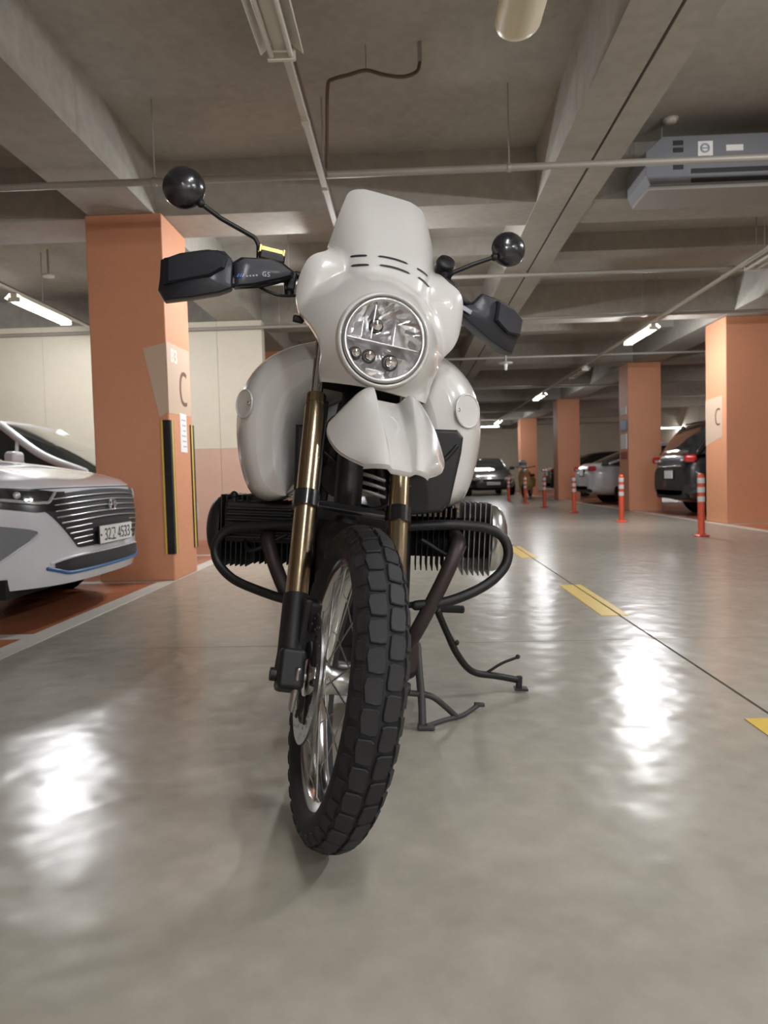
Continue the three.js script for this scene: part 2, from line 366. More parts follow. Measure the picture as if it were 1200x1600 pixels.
lamp(3.38, -10.98, 0.7, 'large glowing strip light above the aisle beside the column marked C');
lamp(3.38, -19.3, 0.25, 'second glowing strip light along the aisle');
lamp(3.38, -28.2, 0.25, 'farthest glowing strip light along the aisle');
lamp(3.38, -14.9, 0, 'unlit strip light between two glowing ones over the aisle');
lamp(3.38, -6.9, 0, 'unlit strip light beside the ventilation unit');
lamp(-0.535, -2.9, 0, 'unlit strip light with reflector wings over the motorcycle');
lamp(-0.535, -7.1, 0.75, 'lit strip light over the aisle hidden behind the fairing');
lamp(3.1, -30.4, 0.25, 'glowing strip light set crosswise beyond the scooter', false);
lamp(10.2, -29.5, 0.25, 'small glowing crosswise strip light above the white car', false, 1.2, 2.45);
lamp(9.6, -24.0, 0.25, 'glowing crosswise strip light above the dark car', false, 1.2, 2.2);
lamp(9.2, -17.5, 0.25, 'glowing crosswise strip light half behind the column marked C', false, 1.2, 2.65);
// the same rows go on behind and beside the camera
lamp(3.38, -2.6, 0.85, 'lit strip light beside the motorcycle outside the picture');
lamp(3.38, 5.7, 1, 'lit strip light over the aisle behind the viewer');
lamp(3.38, 1.5, 0.55, 'lit strip light over the aisle beside the viewer');
lamp(0.52, 4.8, 1, 'lit strip light over the aisle well behind the viewer');
lamp(0.52, -0.55, 0.2, 'lit strip light over the aisle above the front wheel');
lamp(7.4, 3.5, 0.5, 'lit strip light over the right bays behind the viewer');
raceway(7.4, 4.5, -2, 'cable raceway over the right bays behind the viewer');
function raceway(x, z0, z1, label) {
  const g = group('cable_raceway'); g.position.set(x, 2.826, 0);
  mesh('channel', rboxAt(0.042, 0.032, z0 - z1, 0.006, 0, 0, (z0 + z1) / 2), M.raceway, g);
  for (let z = z0 - 0.5; z > z1; z -= 1.0) mesh('coupling', rboxAt(0.05, 0.04, 0.05, 0.006, 0, 0, z), M.raceway, g);
  mesh('cable', tube([V(0.03, 0.02, z0), V(0.034, 0.0, lerp(z0, z1, 0.3)), V(0.03, 0.012, lerp(z0, z1, 0.6)), V(0.032, 0, z1)], 0.007, 30, 6), M.hose, g);
  for (let z = z0 - 1.2; z > z1; z -= 3.1) mesh('hanger_rod', cyl(V(0, 0.01, z), V(0, SLAB - 2.826, z), 0.005, 0.005, 6), M.steel, g);
  return tag(g, label, 'raceway');
}
raceway(-0.535, 2.2, -12, 'pale cable raceway running from the unlit light to behind the fairing');
raceway(3.38, 6.4, -29.2, 'long pale cable raceway carrying the glowing strip lights over the aisle');
raceway(-4.04, -4, -10, 'cable raceway over the left parking bays');
// oval lamp
{
  const g = group('oval_lamp'); g.position.set(0.52, 2.76, -3.02);
  const rings = []; for (let i = 0; i <= 24; i++) {
    const t = i / 24 * Math.PI, z = -Math.cos(t) * 0.105, r = Math.sin(t) * 0.1;
    const zz = z + (z < 0 ? -0.33 : 0.33); const ring = [];
    for (let k = 0; k < 24; k++) { const a = k / 24 * 2 * Math.PI; ring.push(V(Math.cos(a) * Math.max(r, 0.001), Math.sin(a) * Math.max(r, 0.001) * (Math.sin(a) < 0 ? 0.6 : 0.25), zz)); }
    rings.push(ring);
  }
  mesh('diffuser', loft(rings), M.diffuser, g, 'cream rounded diffuser');
  mesh('base', rboxAt(0.12, 0.05, 0.6, 0.01, 0, 0.045, 0), M.fixture, g);
  for (const z of [-0.2, 0.2]) mesh('mounting_stem', cyl(V(0, 0.06, z), V(0, SLAB - 2.76, z), 0.006, 0.006, 8), M.steel, g);
  tag(g, 'unlit cream lamp with a rounded diffuser hanging over the aisle', 'light');
}
// sprinkler hose
const at = (px, py, z) => { const d = V(px - CX, CY - py, -F).applyQuaternion(camera.quaternion); return camera.position.clone().addScaledVector(d, (z - camera.position.z) / d.z); };
{
  const g = group('sprinkler_hose');
  mesh('hose', tube([at(511, 262, -5.1), at(511, 200, -4.9), at(512, 135, -4.65), at(520, 124, -4.6), at(545, 117, -4.6), at(572, 110, -4.6), at(600, 117, -4.6), at(630, 120, -4.6), at(651, 112, -4.6), at(656, 97, -4.6)], 0.011, 80, 8), M.hose, g, 'brown flexible hose');
  const q = at(656, 97, -4.6); mesh('ceiling_fitting', cyl(q, V(q.x, SLAB, q.z), 0.014, 0.014, 10), M.steel, g);
  const r = at(572, 110, -4.6); mesh('hanger_rod', cyl(r, V(r.x, SLAB, r.z), 0.004, 0.004, 6), M.steel, g);
  tag(g, 'brown flexible sprinkler hose looping under the ceiling slab', 'hose');
}
// ventilation unit
{
  const g = group('ventilation_unit'); g.position.set(1.76, 2.855, -5.55);
  const w = 1.52;
  mesh('casing', extrude([[0, 0.07], [0.03, 0.0], [w, 0.0], [w, 0.34], [0.12, 0.34], [0, 0.24]], 0.45, 0.006).translate(0, 0, -0.45), M.ventBody, g);
  mesh('bottom_tray', rboxAt(w - 0.05, 0.03, 0.40, 0.006, w / 2, -0.012, -0.22), M.tray, g);
  for (const y of [0.022, 0.088]) mesh('outlet_slot', rboxAt(w - 0.34, 0.034, 0.012, 0.003, 0.32 + (w - 0.34) / 2, y, 0.004), M.dark, g);
  for (const y of [0.12, 0.24, 0.29]) mesh('bracket_slot', rboxAt(0.075, 0.035, 0.01, 0.003, 0.23, y, 0.004), M.dark, g);
  mesh('maker_label', box(0.37, 0.475, 0.165, 0.295, 0.006, 0.009), M.paper, g, 'pale label with a ring emblem');
  mesh('emblem', new THREE.TorusGeometry(0.028, 0.007, 8, 24).translate(0.42, 0.245, 0.009), M.greyInk, g);
  mesh('emblem', box(0.40, 0.45, 0.24, 0.25, 0.009, 0.012), M.greyInk, g);
  mesh('label_text', box(0.395, 0.45, 0.18, 0.192, 0.009, 0.0105), M.greyInk, g);
  mesh('name_strip', box(0.57, 0.69, 0.22, 0.262, 0.006, 0.009), M.paper, g);
  for (const x of [0.2, w - 0.1]) mesh('hanger_rod', cyl(V(x, 0.33, -0.25), V(x, SLAB - 2.855, -0.25), 0.007, 0.007, 8), M.steel, g);
  tag(g, 'grey ventilation unit with dark outlet slots hung below the ceiling', 'ventilator');
}
{ // smoke detector and sprinkler heads
  const g = group('smoke_detector'); g.position.set(2.0, SLAB, -5.72);
  mesh('base', lathe([[0, 0], [0.055, 0], [0.055, -0.015], [0, -0.015]]), M.fixture, g); mesh('sensor', lathe([[0.045, -0.015], [0.04, -0.035], [0.02, -0.042], [0, -0.042]]), M.fixture, g);
  tag(g, 'small round smoke detector on the ceiling slab', 'detector');
  const s = group('ceiling_sprinkler'); s.position.copy(at(790, 553, -12.2)).setY(2.6);
  mesh('plate', lathe([[0, 0], [0.11, 0], [0.11, -0.02], [0, -0.02]], 'y', 24), M.paper, s);
  mesh('nozzle', lathe([[0.03, -0.02], [0.02, -0.12], [0, -0.12]], 'y', 16), M.paper, s);
  mesh('drop_pipe', cyl(V(0, 0, 0), V(0, SLAB - 2.6, 0), 0.015, 0.015, 10), M.pipe, s);
  tag(s, 'white sprinkler head hanging below the ceiling past the black handguard', 'sprinkler');
  const d = group('ceiling_sprinkler'); d.position.copy(at(75, 412, -8.2)).setY(3.12);
  mesh('plate', lathe([[0, 0], [0.06, 0], [0.06, -0.02], [0, -0.02]], 'y', 24), M.paper, d); mesh('drop_pipe', cyl(V(0, 0, 0), V(0, SLAB - 3.12, 0), 0.012, 0.012, 8), M.pipe, d);
  tag(d, 'white sprinkler head over the left parking bay', 'sprinkler');
}

// ---------------------------------------------------------------- motorcycle
const LEAN = 3.5 * Math.PI / 180, STEER = 18 * Math.PI / 180, RAKE = 27 * Math.PI / 180, TRAIL = 0.101, RW = 0.352;
const bike = group('motorcycle'); bike.position.set(-0.205, 0, -1.635); bike.rotation.z = -LEAN; bike.updateMatrixWorld(true);
tag(bike, 'white enduro motorcycle with gold forks and round headlamp standing in the aisle', 'motorcycle');
const steerAxis = V(0, Math.cos(RAKE), -Math.sin(RAKE)), steerFwd = V(0, Math.sin(RAKE), Math.cos(RAKE)), steerFoot = V(0, 0, TRAIL);
const steerM = new THREE.Matrix4().makeTranslation(0, 0, TRAIL).multiply(new THREE.Matrix4().makeRotationAxis(steerAxis, STEER)).multiply(new THREE.Matrix4().makeTranslation(0, 0, -TRAIL));
const bikeInv = bike.matrixWorld.clone().invert(), steerInv = bike.matrixWorld.clone().multiply(steerM).invert();
function onPlane(inv, px, py, axis, val) {                  // the point of a photo direction at a given depth of the bike
  const o = camera.position.clone().applyMatrix4(inv), d = at(px, py, -1).applyMatrix4(inv).sub(o);
  return o.addScaledVector(d, (val - o[axis]) / d[axis]);
}
const B = (px, py, z) => onPlane(bikeInv, px, py, 'z', z), S = (px, py, z) => onPlane(steerInv, px, py, 'z', z);
const steered = o => { o.applyMatrix4(steerM); return o; };   // parts that turn with the handlebar
const fp = (x, t, off = 0.065) => steerFoot.clone().addScaledVector(steerAxis, t).addScaledVector(steerFwd, off).add(V(x, 0, 0));

// front tyre
const tyreW = 0.054;
const tyreProfile = c => { const cs = Math.cos(c), sn = Math.sin(c); return [0.297 + (sn > 0 ? 0.049 : 0.03) * Math.sign(sn) * Math.pow(Math.abs(sn), 0.92), tyreW * Math.sign(cs) * Math.pow(Math.abs(cs), 0.85)]; };
{
  const t = steered(group('front_tyre', bike, 'black knobbly front tyre')); 
  const prof = []; for (let i = 0; i <= 40; i++) { const c = -0.45 * Math.PI + i / 40 * 1.9 * Math.PI; prof.push(tyreProfile(c)); }
  mesh('carcass', lathe(prof, 'x', 96).translate(0, RW, 0), M.rubber, t);
  // blocks: outline in (angle around the wheel, angle across the tread)
  const P = 40, da = 2 * Math.PI / P;
  const surf = (ang, c, h) => { const [r, x] = tyreProfile(c); const n = [Math.sin(c), Math.cos(c)]; const rr = r + h * Math.max(0.25, n[0]), xx = x + h * 0.6 * n[1]; return V(xx, RW + rr * Math.sin(ang), rr * Math.cos(ang)); };
  function block(outline, h) {
    const cc = outline.reduce((s, q) => [s[0] + q[0] / outline.length, s[1] + q[1] / outline.length], [0, 0]);
    const ringAt = (k, hh) => outline.map(([a, c]) => surf(lerp(cc[0], a, k) * da, lerp(cc[1], c, k), hh));
    return loft([ringAt(1, -0.002), ringAt(0.985, h * 0.7), ringAt(0.90, h)], true, 0.6);
  }
  const H = Math.PI / 2;
  const kinds = [
    block([[-0.42, H - 0.04], [-0.20, H - 0.02], [0.38, H - 0.05], [0.46, H - 0.16], [0.42, H - 0.60], [0.16, H - 0.66], [-0.40, H - 0.56], [-0.46, H - 0.2]], 0.0065),
    block([[-0.42, H + 0.04], [-0.46, H + 0.2], [-0.40, H + 0.56], [0.16, H + 0.66], [0.42, H + 0.60], [0.46, H + 0.16], [0.38, H + 0.05], [-0.20, H + 0.02]], 0.0065),
    block([[-0.40, H - 0.68], [0.10, H - 0.76], [0.40, H - 0.70], [0.36, H - 1.12], [0.02, H - 1.22], [-0.36, H - 1.10]], 0.006),
    block([[-0.40, H + 0.68], [-0.36, H + 1.10], [0.02, H + 1.22], [0.36, H + 1.12], [0.40, H + 0.70], [0.10, H + 0.76]], 0.006),
  ];
  kinds.forEach((g, k) => { for (let i = 0; i < P; i++) {
    const m = mesh('tread_block', g, M.tread, t); const a = (i + [0, 0.5, 0.35, 0.85][k]) * da;
    m.position.set(0, RW, 0); m.rotation.x = -a; m.position.sub(V(0, RW, 0).applyAxisAngle(V(1, 0, 0), -a));
  } });
}
{ // rim, spokes, hub, disc
  const r = steered(group('front_rim', bike, 'polished wire spoked front rim'));
  mesh('rim_band', lathe([[0.255, -0.03], [0.276, -0.037], [0.283, -0.034], [0.279, -0.03], [0.262, -0.022], [0.256, -0.012], [0.252, 0], [0.256, 0.012], [0.262, 0.022], [0.279, 0.03], [0.283, 0.034], [0.276, 0.037], [0.255, 0.03], [0.246, 0.018], [0.243, 0], [0.246, -0.018], [0.255, -0.03]], 'x', 96).translate(0, RW, 0), M.rim, r);
  mesh('hub', lathe([[0.0, -0.055], [0.045, -0.055], [0.05, -0.045], [0.032, -0.03], [0.028, 0], [0.032, 0.03], [0.05, 0.045], [0.045, 0.055], [0, 0.055]], 'x', 40).translate(0, RW, 0), M.alloy, r);
  const sg = [];
  for (let i = 0; i < 28; i++) {
    const s = i % 2 ? 1 : -1, a = i / 28 * 2 * Math.PI, b = a + (i % 4 < 2 ? 0.42 : -0.42);
    mesh('spoke', cyl(V(s * 0.04, RW + 0.044 * Math.sin(b), 0.044 * Math.cos(b)), V(s * 0.022, RW + 0.25 * Math.sin(a), 0.25 * Math.cos(a)), 0.0019, 0.0019, 6), M.disc, r);
  }
  const d = steered(group('brake_disc', bike));
  const s = new THREE.Shape(); s.absarc(0, 0, 0.142, 0, 2 * Math.PI); const hole = new THREE.Path(); hole.absarc(0, 0, 0.098, 0, 2 * Math.PI, true); s.holes.push(hole);
  for (let i = 0; i < 36; i++) { const a = i / 36 * 2 * Math.PI, rr = 0.109 + 0.011 * (i % 3), h = new THREE.Path(); h.absarc(rr * Math.cos(a), rr * Math.sin(a), 0.0034, 0, 2 * Math.PI, true); s.holes.push(h); }
  const ring = new THREE.ExtrudeGeometry(s, { depth: 0.005, bevelEnabled: false, curveSegments: 48 }); ring.rotateY(Math.PI / 2).translate(-0.079, RW, 0);
  mesh('friction_ring', ring, M.disc, d);
  for (let i = 0; i < 6; i++) { const a = i / 6 * 2 * Math.PI; mesh('carrier_arm', cyl(V(-0.07, RW + 0.035 * Math.sin(a), 0.035 * Math.cos(a)), V(-0.077, RW + 0.106 * Math.sin(a + 0.2), 0.106 * Math.cos(a + 0.2)), 0.009, 0.007, 8), M.black, d); }
  mesh('carrier_hub', lathe([[0, -0.082], [0.04, -0.082], [0.045, -0.05], [0, -0.05]], 'x', 32).translate(0, RW, 0), M.alloy, d);
}
mesh('axle', cyl(V(-0.15, RW, 0), V(0.15, RW, 0), 0.011), M.steel, bike).applyMatrix4(steerM);
// fork legs
for (const s of [-1, 1]) {
  const x = s * 0.118, g = steered(group('fork_leg', bike, 'gold upside-down fork leg'));
  mesh('chrome_stanchion', cyl(fp(x, 1.08), fp(x, 1.26), 0.0165), M.chrome, g);
  mesh('top_collar', cyl(fp(x, 1.055), fp(x, 1.085), 0.0275, 0.026, 28), M.gold, g);
  mesh('gold_tube', cyl(fp(x, 0.535), fp(x, 1.06), 0.0262, 0.0262, 36), M.gold, g);
  const lower = [cyl(fp(x, 0.40), fp(x, 0.545), 0.0305, 0.0305, 28), cyl(fp(x, 0.36), fp(x, 0.405), 0.034, 0.031, 28), rboxAt(0.058, 0.09, 0.062, 0.012, 0, 0, 0).rotateX(-RAKE).translate(x, RW + 0.012, 0.0)];
  mesh('lower_leg', merge(lower), M.black, g);
  mesh('yoke_ring', merge([cyl(fp(x, 0.765), fp(x, 0.805), 0.033, 0.033, 30)]), M.blackGloss, g);
  mesh('axle_nut', cyl(V(x + s * 0.02, RW, 0), V(x + s * 0.042, RW, 0), 0.015, 0.015, 6), M.black, g);
}
{ // yokes and steering head
  const g = steered(group('fork_yoke', bike));
  const pl = (t, w, d, th) => { const c = rbox(w, th, d, 0.01); c.rotateX(-RAKE); const q = fp(0, t, 0.03); return c.translate(q.x, q.y, q.z); };
  mesh('lower_yoke', pl(0.785, 0.22, 0.07, 0.026), M.blackGloss, g);
  mesh('upper_yoke', pl(1.17, 0.25, 0.08, 0.025), M.black, g);
  mesh('steering_stem', cyl(fp(0, 0.76, 0), fp(0, 1.19, 0), 0.03), M.black, g);
}
{ // brake caliper
  const g = steered(group('brake_caliper', bike));
  mesh('caliper_body', merge([rboxAt(0.05, 0.12, 0.05, 0.012, -0.084, RW + 0.10, -0.075)]).translate(0, 0, 0), M.black, g);
  mesh('caliper_bracket', rboxAt(0.018, 0.16, 0.04, 0.006, -0.1, RW + 0.09, -0.03), M.black, g);
  mesh('pad_pin', cyl(V(-0.11, RW + 0.08, -0.08), V(-0.055, RW + 0.08, -0.08), 0.006), M.alloy, g);
  mesh('torque_arm', rboxAt(0.012, 0.10, 0.03, 0.006, -0.105, RW - 0.02, 0.025), M.disc, g, 'bare grey metal arm');
  mesh('brake_hose', tube([V(-0.1, RW + 0.15, -0.07), fp(-0.085, 0.55, 0.0), fp(-0.08, 0.8, 0.0), fp(-0.08, 1.1, 0.02)], 0.005, 40, 8), M.black, g);
}
// high mudguard with two ridges and a flat channel
{
  const n = 26, m = 30;
  const yc = table([0, 0.25, 0.5, 0.75, 1], [0.995, 0.955, 0.915, 0.875, 0.832]), zc = table([0, 0.25, 0.5, 0.75, 1], [-0.13, -0.03, 0.06, 0.14, 0.205]);
  const rw = table([0, 0.3, 1], [0.046, 0.043, 0.030]), ww = table([0, 0.12, 0.3, 0.6, 0.85, 1], [0.075, 0.105, 0.134, 0.122, 0.094, 0.068]), drop = table([0, 0.12, 0.35, 0.65, 1], [0.012, 0.03, 0.05, 0.042, 0.0]), rise = table([0, 0.06, 0.14, 0.3, 0.6, 1], [0.012, 0.034, 0.044, 0.036, 0.022, 0.008]);
  const ss = k => { k = clamp(k, 0, 1); return k * k * (3 - 2 * k); };
  const pt = (u, v) => {                                    // u along, v -1..1 across
    const a = Math.abs(v), s = Math.sign(v), R0 = rw(u), W = ww(u), C = 0.44; let x, dy;
    x = a < C ? R0 * a / C : lerp(R0, W, (a - C) / (1 - C));
    const k = Math.max(0, (a - C) / (1 - C));
    dy = rise(u) * ss((a - 0.26) / (C - 0.26)) - (drop(u) + rise(u)) * Math.pow(k, 1.9);
    const back = -0.035 * k * k * ss((u - 0.5) * 2);
    return V(lerp(0.016, -0.004, u) + s * x, yc(u) + dy * 0.86, zc(u) + dy * 0.5 + back);
  };
  const top = grid(2 * m, n, (a, b) => pt(b, a * 2 - 1));
  const under = grid(2 * m, n, (a, b) => pt(b, a * 2 - 1).add(V(0, -0.005, -0.004)));
  const lip = grid(2 * m, 3, (a, b) => pt(1, a * 2 - 1).add(V(0, -0.006 * Math.sin(b * Math.PI / 2) * 1.6, -0.006 * (b) )));
  mesh('front_mudguard', merge([top, under, lip]), M.white, bike, 'white two-ridged high front mudguard').applyMatrix4(steerM);
}
// headlamp fairing with a short screen
const fairX = 0.014, HL = V(-0.003, 1.142, -0.165);
const fw = table([1.025, 1.06, 1.09, 1.12, 1.16, 1.2, 1.24, 1.28, 1.31, 1.335, 1.352, 1.37, 1.39, 1.44, 1.5, 1.57, 1.6, 1.614, 1.622], [0.138, 0.15, 0.154, 0.164, 0.187, 0.213, 0.226, 0.227, 0.222, 0.213, 0.198, 0.170, 0.16, 0.15, 0.139, 0.122, 0.112, 0.095, 0.07]);
const fzc = table([1.02, 1.14, 1.25, 1.3, 1.37, 1.45, 1.55, 1.625], [-0.205, -0.21, -0.245, -0.268, -0.302, -0.372, -0.465, -0.54]);
const fd = table([1.02, 1.15, 1.25, 1.37, 1.5, 1.62], [0.06, 0.09, 0.11, 0.105, 0.07, 0.035]);
const fnw = table([1.02, 1.1, 1.2, 1.3, 1.36, 1.45, 1.62], [0.15, 0.145, 0.135, 0.135, 0.142, 0.148, 0.13]);
function fairZ(x, y) {
  const ax = Math.abs(x), q = ax / fnw(y);
  let z = fzc(y) - fd(y) * Math.pow(Math.min(q, 1.9), 3.8);
  const lx = (ax - 0.155) / 0.085, ly = (y - 1.265) / 0.115;
  const lobe = -0.318 - 0.045 * (Math.pow(lx, 4) + Math.pow(ly, 4)) - 0.012 * lx * lx;
  z = smax(z, lobe, 0.016);
  const r = Math.hypot(x + 0.017, y - HL.y), cone = HL.z - 0.006 - 1.1 * Math.max(0, r - 0.112) - 7 * Math.pow(Math.max(0, r - 0.112), 2);
  z = smax(z, cone, 0.02);
  return z;
}
{
  const y0 = 1.025, y1 = 1.622, nv = 110, nu = 72, back = 0.07;
  const side = (a) => { const k = a * 2 - 1; return k; };
  const f = (a, b) => {
    let k = a * 2 - 1; const y = lerp(y0, y1, b), W = fw(y), ak = Math.abs(k), s = Math.sign(k);
    if (ak < 0.86) { const x = s * W * Math.sin(ak / 0.86 * Math.PI / 2 * 0.985); return V(x, y, fairZ(x, y)); }
    const e = (ak - 0.86) / 0.14, xe = s * W, ze = fairZ(s * W * 0.9997, y); return V(xe * (1 - 0.06 * e * e), y, ze - back * e);
  };
  const shell = grid(nu * 2, nv, f);
  const brim = grid(nu * 2, 3, (a, b) => { const q = f(a, 1), t = b; return V(q.x, q.y - 0.004 * t * t, q.z - 0.012 * t); });
  const chin = grid(nu * 2, 4, (a, b) => { const q = f(a, 0); return V(q.x * (1 - 0.04 * b), q.y + 0.006 * b * b, q.z - 0.05 * b); });
  // hole for the lamp: drop the faces inside the bezel
  const sh = shell.toNonIndexed(), p = sh.attributes.position, keep = [];
  for (let i = 0; i < p.count; i += 3) {
    const cx = (p.getX(i) + p.getX(i + 1) + p.getX(i + 2)) / 3, cy = (p.getY(i) + p.getY(i + 1) + p.getY(i + 2)) / 3, cz = (p.getZ(i) + p.getZ(i + 1) + p.getZ(i + 2)) / 3;
    if (!(Math.hypot(cx + 0.017, cy - HL.y) < 0.103 && cz > -0.3)) keep.push(i, i + 1, i + 2);
  }
  const cut = new THREE.BufferGeometry();
  for (const k of ['position', 'normal', 'uv']) { const src = sh.attributes[k], n = src.itemSize, d = new Float32Array(keep.length * n); keep.forEach((q, i) => { for (let j = 0; j < n; j++) d[i * n + j] = src.array[q * n + j]; }); cut.setAttribute(k, new THREE.BufferAttribute(d, n)); }
  const g = steered(group('headlamp_fairing', bike, 'glossy white headlamp fairing with a short screen'));
  mesh('shell', merge([cut, brim, chin]).translate(fairX, 0, 0), M.white, g);
  mesh('lamp_rim', lathe([[0.1045, -0.03], [0.1045, 0.0], [0.107, 0.006], [0.111, 0.006], [0.115, 0.0], [0.118, -0.016]], 'z', 80).translate(HL.x, HL.y, HL.z), M.white, g);
  // slots
  for (const [x0, x1, y0_, y1_] of [[-0.108, -0.068, 1.366, 1.372], [-0.042, 0.042, 1.381, 1.381], [0.066, 0.106, 1.372, 1.366], [-0.104, -0.062, 1.339, 1.345], [-0.038, 0.048, 1.354, 1.354], [0.07, 0.115, 1.347, 1.339]]) {
    const slot = grid(14, 3, (a, b) => { const x = lerp(x0, x1, a), yy = lerp(y0_, y1_, a) - (Math.abs(x0 + x1) < 0.02 ? 6 * x * x * 0.4 : 0), e = Math.sin(a * Math.PI); const y = yy + (b - 0.5) * 0.0065 * Math.pow(Math.max(e, 0), 0.12); return V(x + fairX, y, fairZ(x, y) + 0.0012); });
    mesh('vent_slot', slot, M.dark, g, 'dark narrow vent slot');
  }
  mesh('inner_shroud', merge([loft([0, 1].map(k => { const a = []; for (let i = 0; i < 24; i++) { const t = i / 24 * 2 * Math.PI; a.push(V(fairX + 0.13 * Math.cos(t), 1.2 + 0.13 * Math.sin(t), -0.36 - 0.09 * k)); } return a; }))]), M.blackMatt, g);
}
// headlamp
{
  const g = steered(group('headlamp', bike, 'round clear multi-reflector headlamp'));
  const c = HL;
  // faceted bowl
  const bowl = []; const nr = 9, na = 40, R = 0.1;
  const fac = (i, j) => { const r = R * (1 - i / nr), a = j / na * 2 * Math.PI; let z = -0.075 * (1 - Math.pow(r / R, 2)) - 0.012; z += ((i * 7 + j * 13) % 5 - 2) * 0.0035 * (i > 0 && i < nr ? 1 : 0); return V(c.x + r * Math.cos(a), c.y + r * Math.sin(a), c.z + z); };
  const bg = grid(na, nr, (a, b) => fac(Math.round(b * nr), Math.round(a * na) % na)); const flat = bg.toNonIndexed(); flat.computeVertexNormals();
  mesh('reflector_bowl', flat, Object.assign(M.reflector.clone(), { side: THREE.DoubleSide }), g);
  mesh('bezel', lathe([[0.092, 0.006], [0.097, 0.010], [0.1025, 0.006], [0.1035, -0.02]], 'z', 80).translate(c.x, c.y, c.z), M.alloy, g, 'dull metal bezel');
  const dome = lathe([...Array(10).keys()].map(i => { const t = i / 9; return [0.0985 * (1 - t) + 0.0001, 0.003 + 0.012 * (1 - Math.pow(1 - t, 2))]; }), 'z', 64).translate(c.x, c.y, c.z); mesh('lens', dome, M.lens, g);
  mesh('divider_bar', rboxAt(0.19, 0.004, 0.045, 0.0015, c.x, c.y - 0.006, c.z - 0.032), M.reflector, g);
  mesh('divider_bar', rboxAt(0.004, 0.09, 0.04, 0.0015, c.x - 0.03, c.y + 0.045, c.z - 0.035), M.reflector, g);
  for (const [dx, dy, r] of [[-0.02, 0.035, 0.012], [0.03, -0.045, 0.014], [-0.025, -0.04, 0.011], [-0.06, -0.04, 0.010]]) {
    mesh('bulb_shield', lathe([[r, -0.05], [r, -0.012], [r * 0.8, -0.008], [0, -0.006]], 'z', 24).translate(c.x + dx, c.y + dy, c.z), M.chrome, g);
    mesh('bulb_ring', new THREE.TorusGeometry(r + 0.004, 0.003, 8, 24).translate(c.x + dx, c.y + dy, c.z - 0.03), M.dark, g);
  }
  for (const [dx, dy, w, h] of [[0.05, 0.03, 0.05, 0.07], [-0.06, 0.03, 0.03, 0.06], [0.05, -0.05, 0.045, 0.05], [0.0, -0.075, 0.05, 0.025]]) mesh('reflector_panel', rbox(w, h, 0.012, 0.005).rotateY(dx * 5).rotateX(-dy * 5).translate(c.x + dx, c.y + dy, c.z - 0.05), M.reflector, g);
}
// handlebar, switchgear, guards, mirrors
{
  const g = steered(group('handlebar', bike));
  const L = [S(470, 432, -0.47), S(445, 436, -0.47), S(405, 428, -0.47), S(330, 425, -0.49), S(262, 428, -0.51)], Rr = [S(690, 440, -0.47), S(722, 470, -0.47), S(765, 496, -0.49), S(796, 506, -0.5)];
  mesh('bar', tube([...L.slice().reverse(), V(-0.1, 1.26, -0.47), V(0.1, 1.26, -0.47), ...Rr], 0.011, 80, 12), M.black, g);
  mesh('grip', tube(L.slice(3), 0.017, 10, 14), M.rubber, g); mesh('grip', tube(Rr.slice(2), 0.017, 10, 14), M.rubber, g);
  const sw = S(400, 426, -0.46); mesh('switch_housing', rboxAt(0.07, 0.05, 0.05, 0.015, sw.x, sw.y, sw.z), M.black, g);
  const rs = S(424, 404, -0.45); mesh('brake_reservoir', merge([rboxAt(0.07, 0.028, 0.05, 0.008, rs.x, rs.y, rs.z)]), M.black, g);
  const rc = S(424, 395, -0.45); mesh('reservoir_cap', merge([rboxAt(0.062, 0.016, 0.045, 0.003, rc.x, rc.y, rc.z), rboxAt(0.007, 0.020, 0.048, 0.002, rc.x - 0.031, rc.y, rc.z), rboxAt(0.007, 0.020, 0.048, 0.002, rc.x + 0.031, rc.y, rc.z)]), M.goldCap, g, 'gold coloured reservoir cap');
  mesh('clamp', merge([cyl(S(452, 430, -0.47), S(452, 462, -0.47), 0.016, 0.014), rboxAt(0.025, 0.05, 0.03, 0.006, ...S(455, 440, -0.46).toArray())]), M.black, g);
  mesh('lever', tube([S(445, 437, -0.43), S(400, 447, -0.42), S(330, 445, -0.42), S(290, 447, -0.43)], 0.006, 30, 8), M.black, g);
  mesh('cable', tube([S(400, 446, -0.44), S(420, 456, -0.42), S(440, 462, -0.42), S(470, 462, -0.46)], 0.004, 30, 8), M.black, g);
  const rk = S(695, 415, -0.5); mesh('clutch_knob', merge([lathe([[0, 0.02], [0.024, 0.018], [0.028, 0.008], [0.028, -0.02], [0, -0.02]], 'y', 28).rotateX(0.9).translate(rk.x, rk.y, rk.z), cyl(rk.clone().add(V(0, -0.02, 0)), S(698, 440, -0.48), 0.014)]), M.black, g);
  mesh('indicator_stub', rboxAt(0.03, 0.018, 0.02, 0.005, ...S(466, 499, -0.4).toArray()), M.black, g);
}
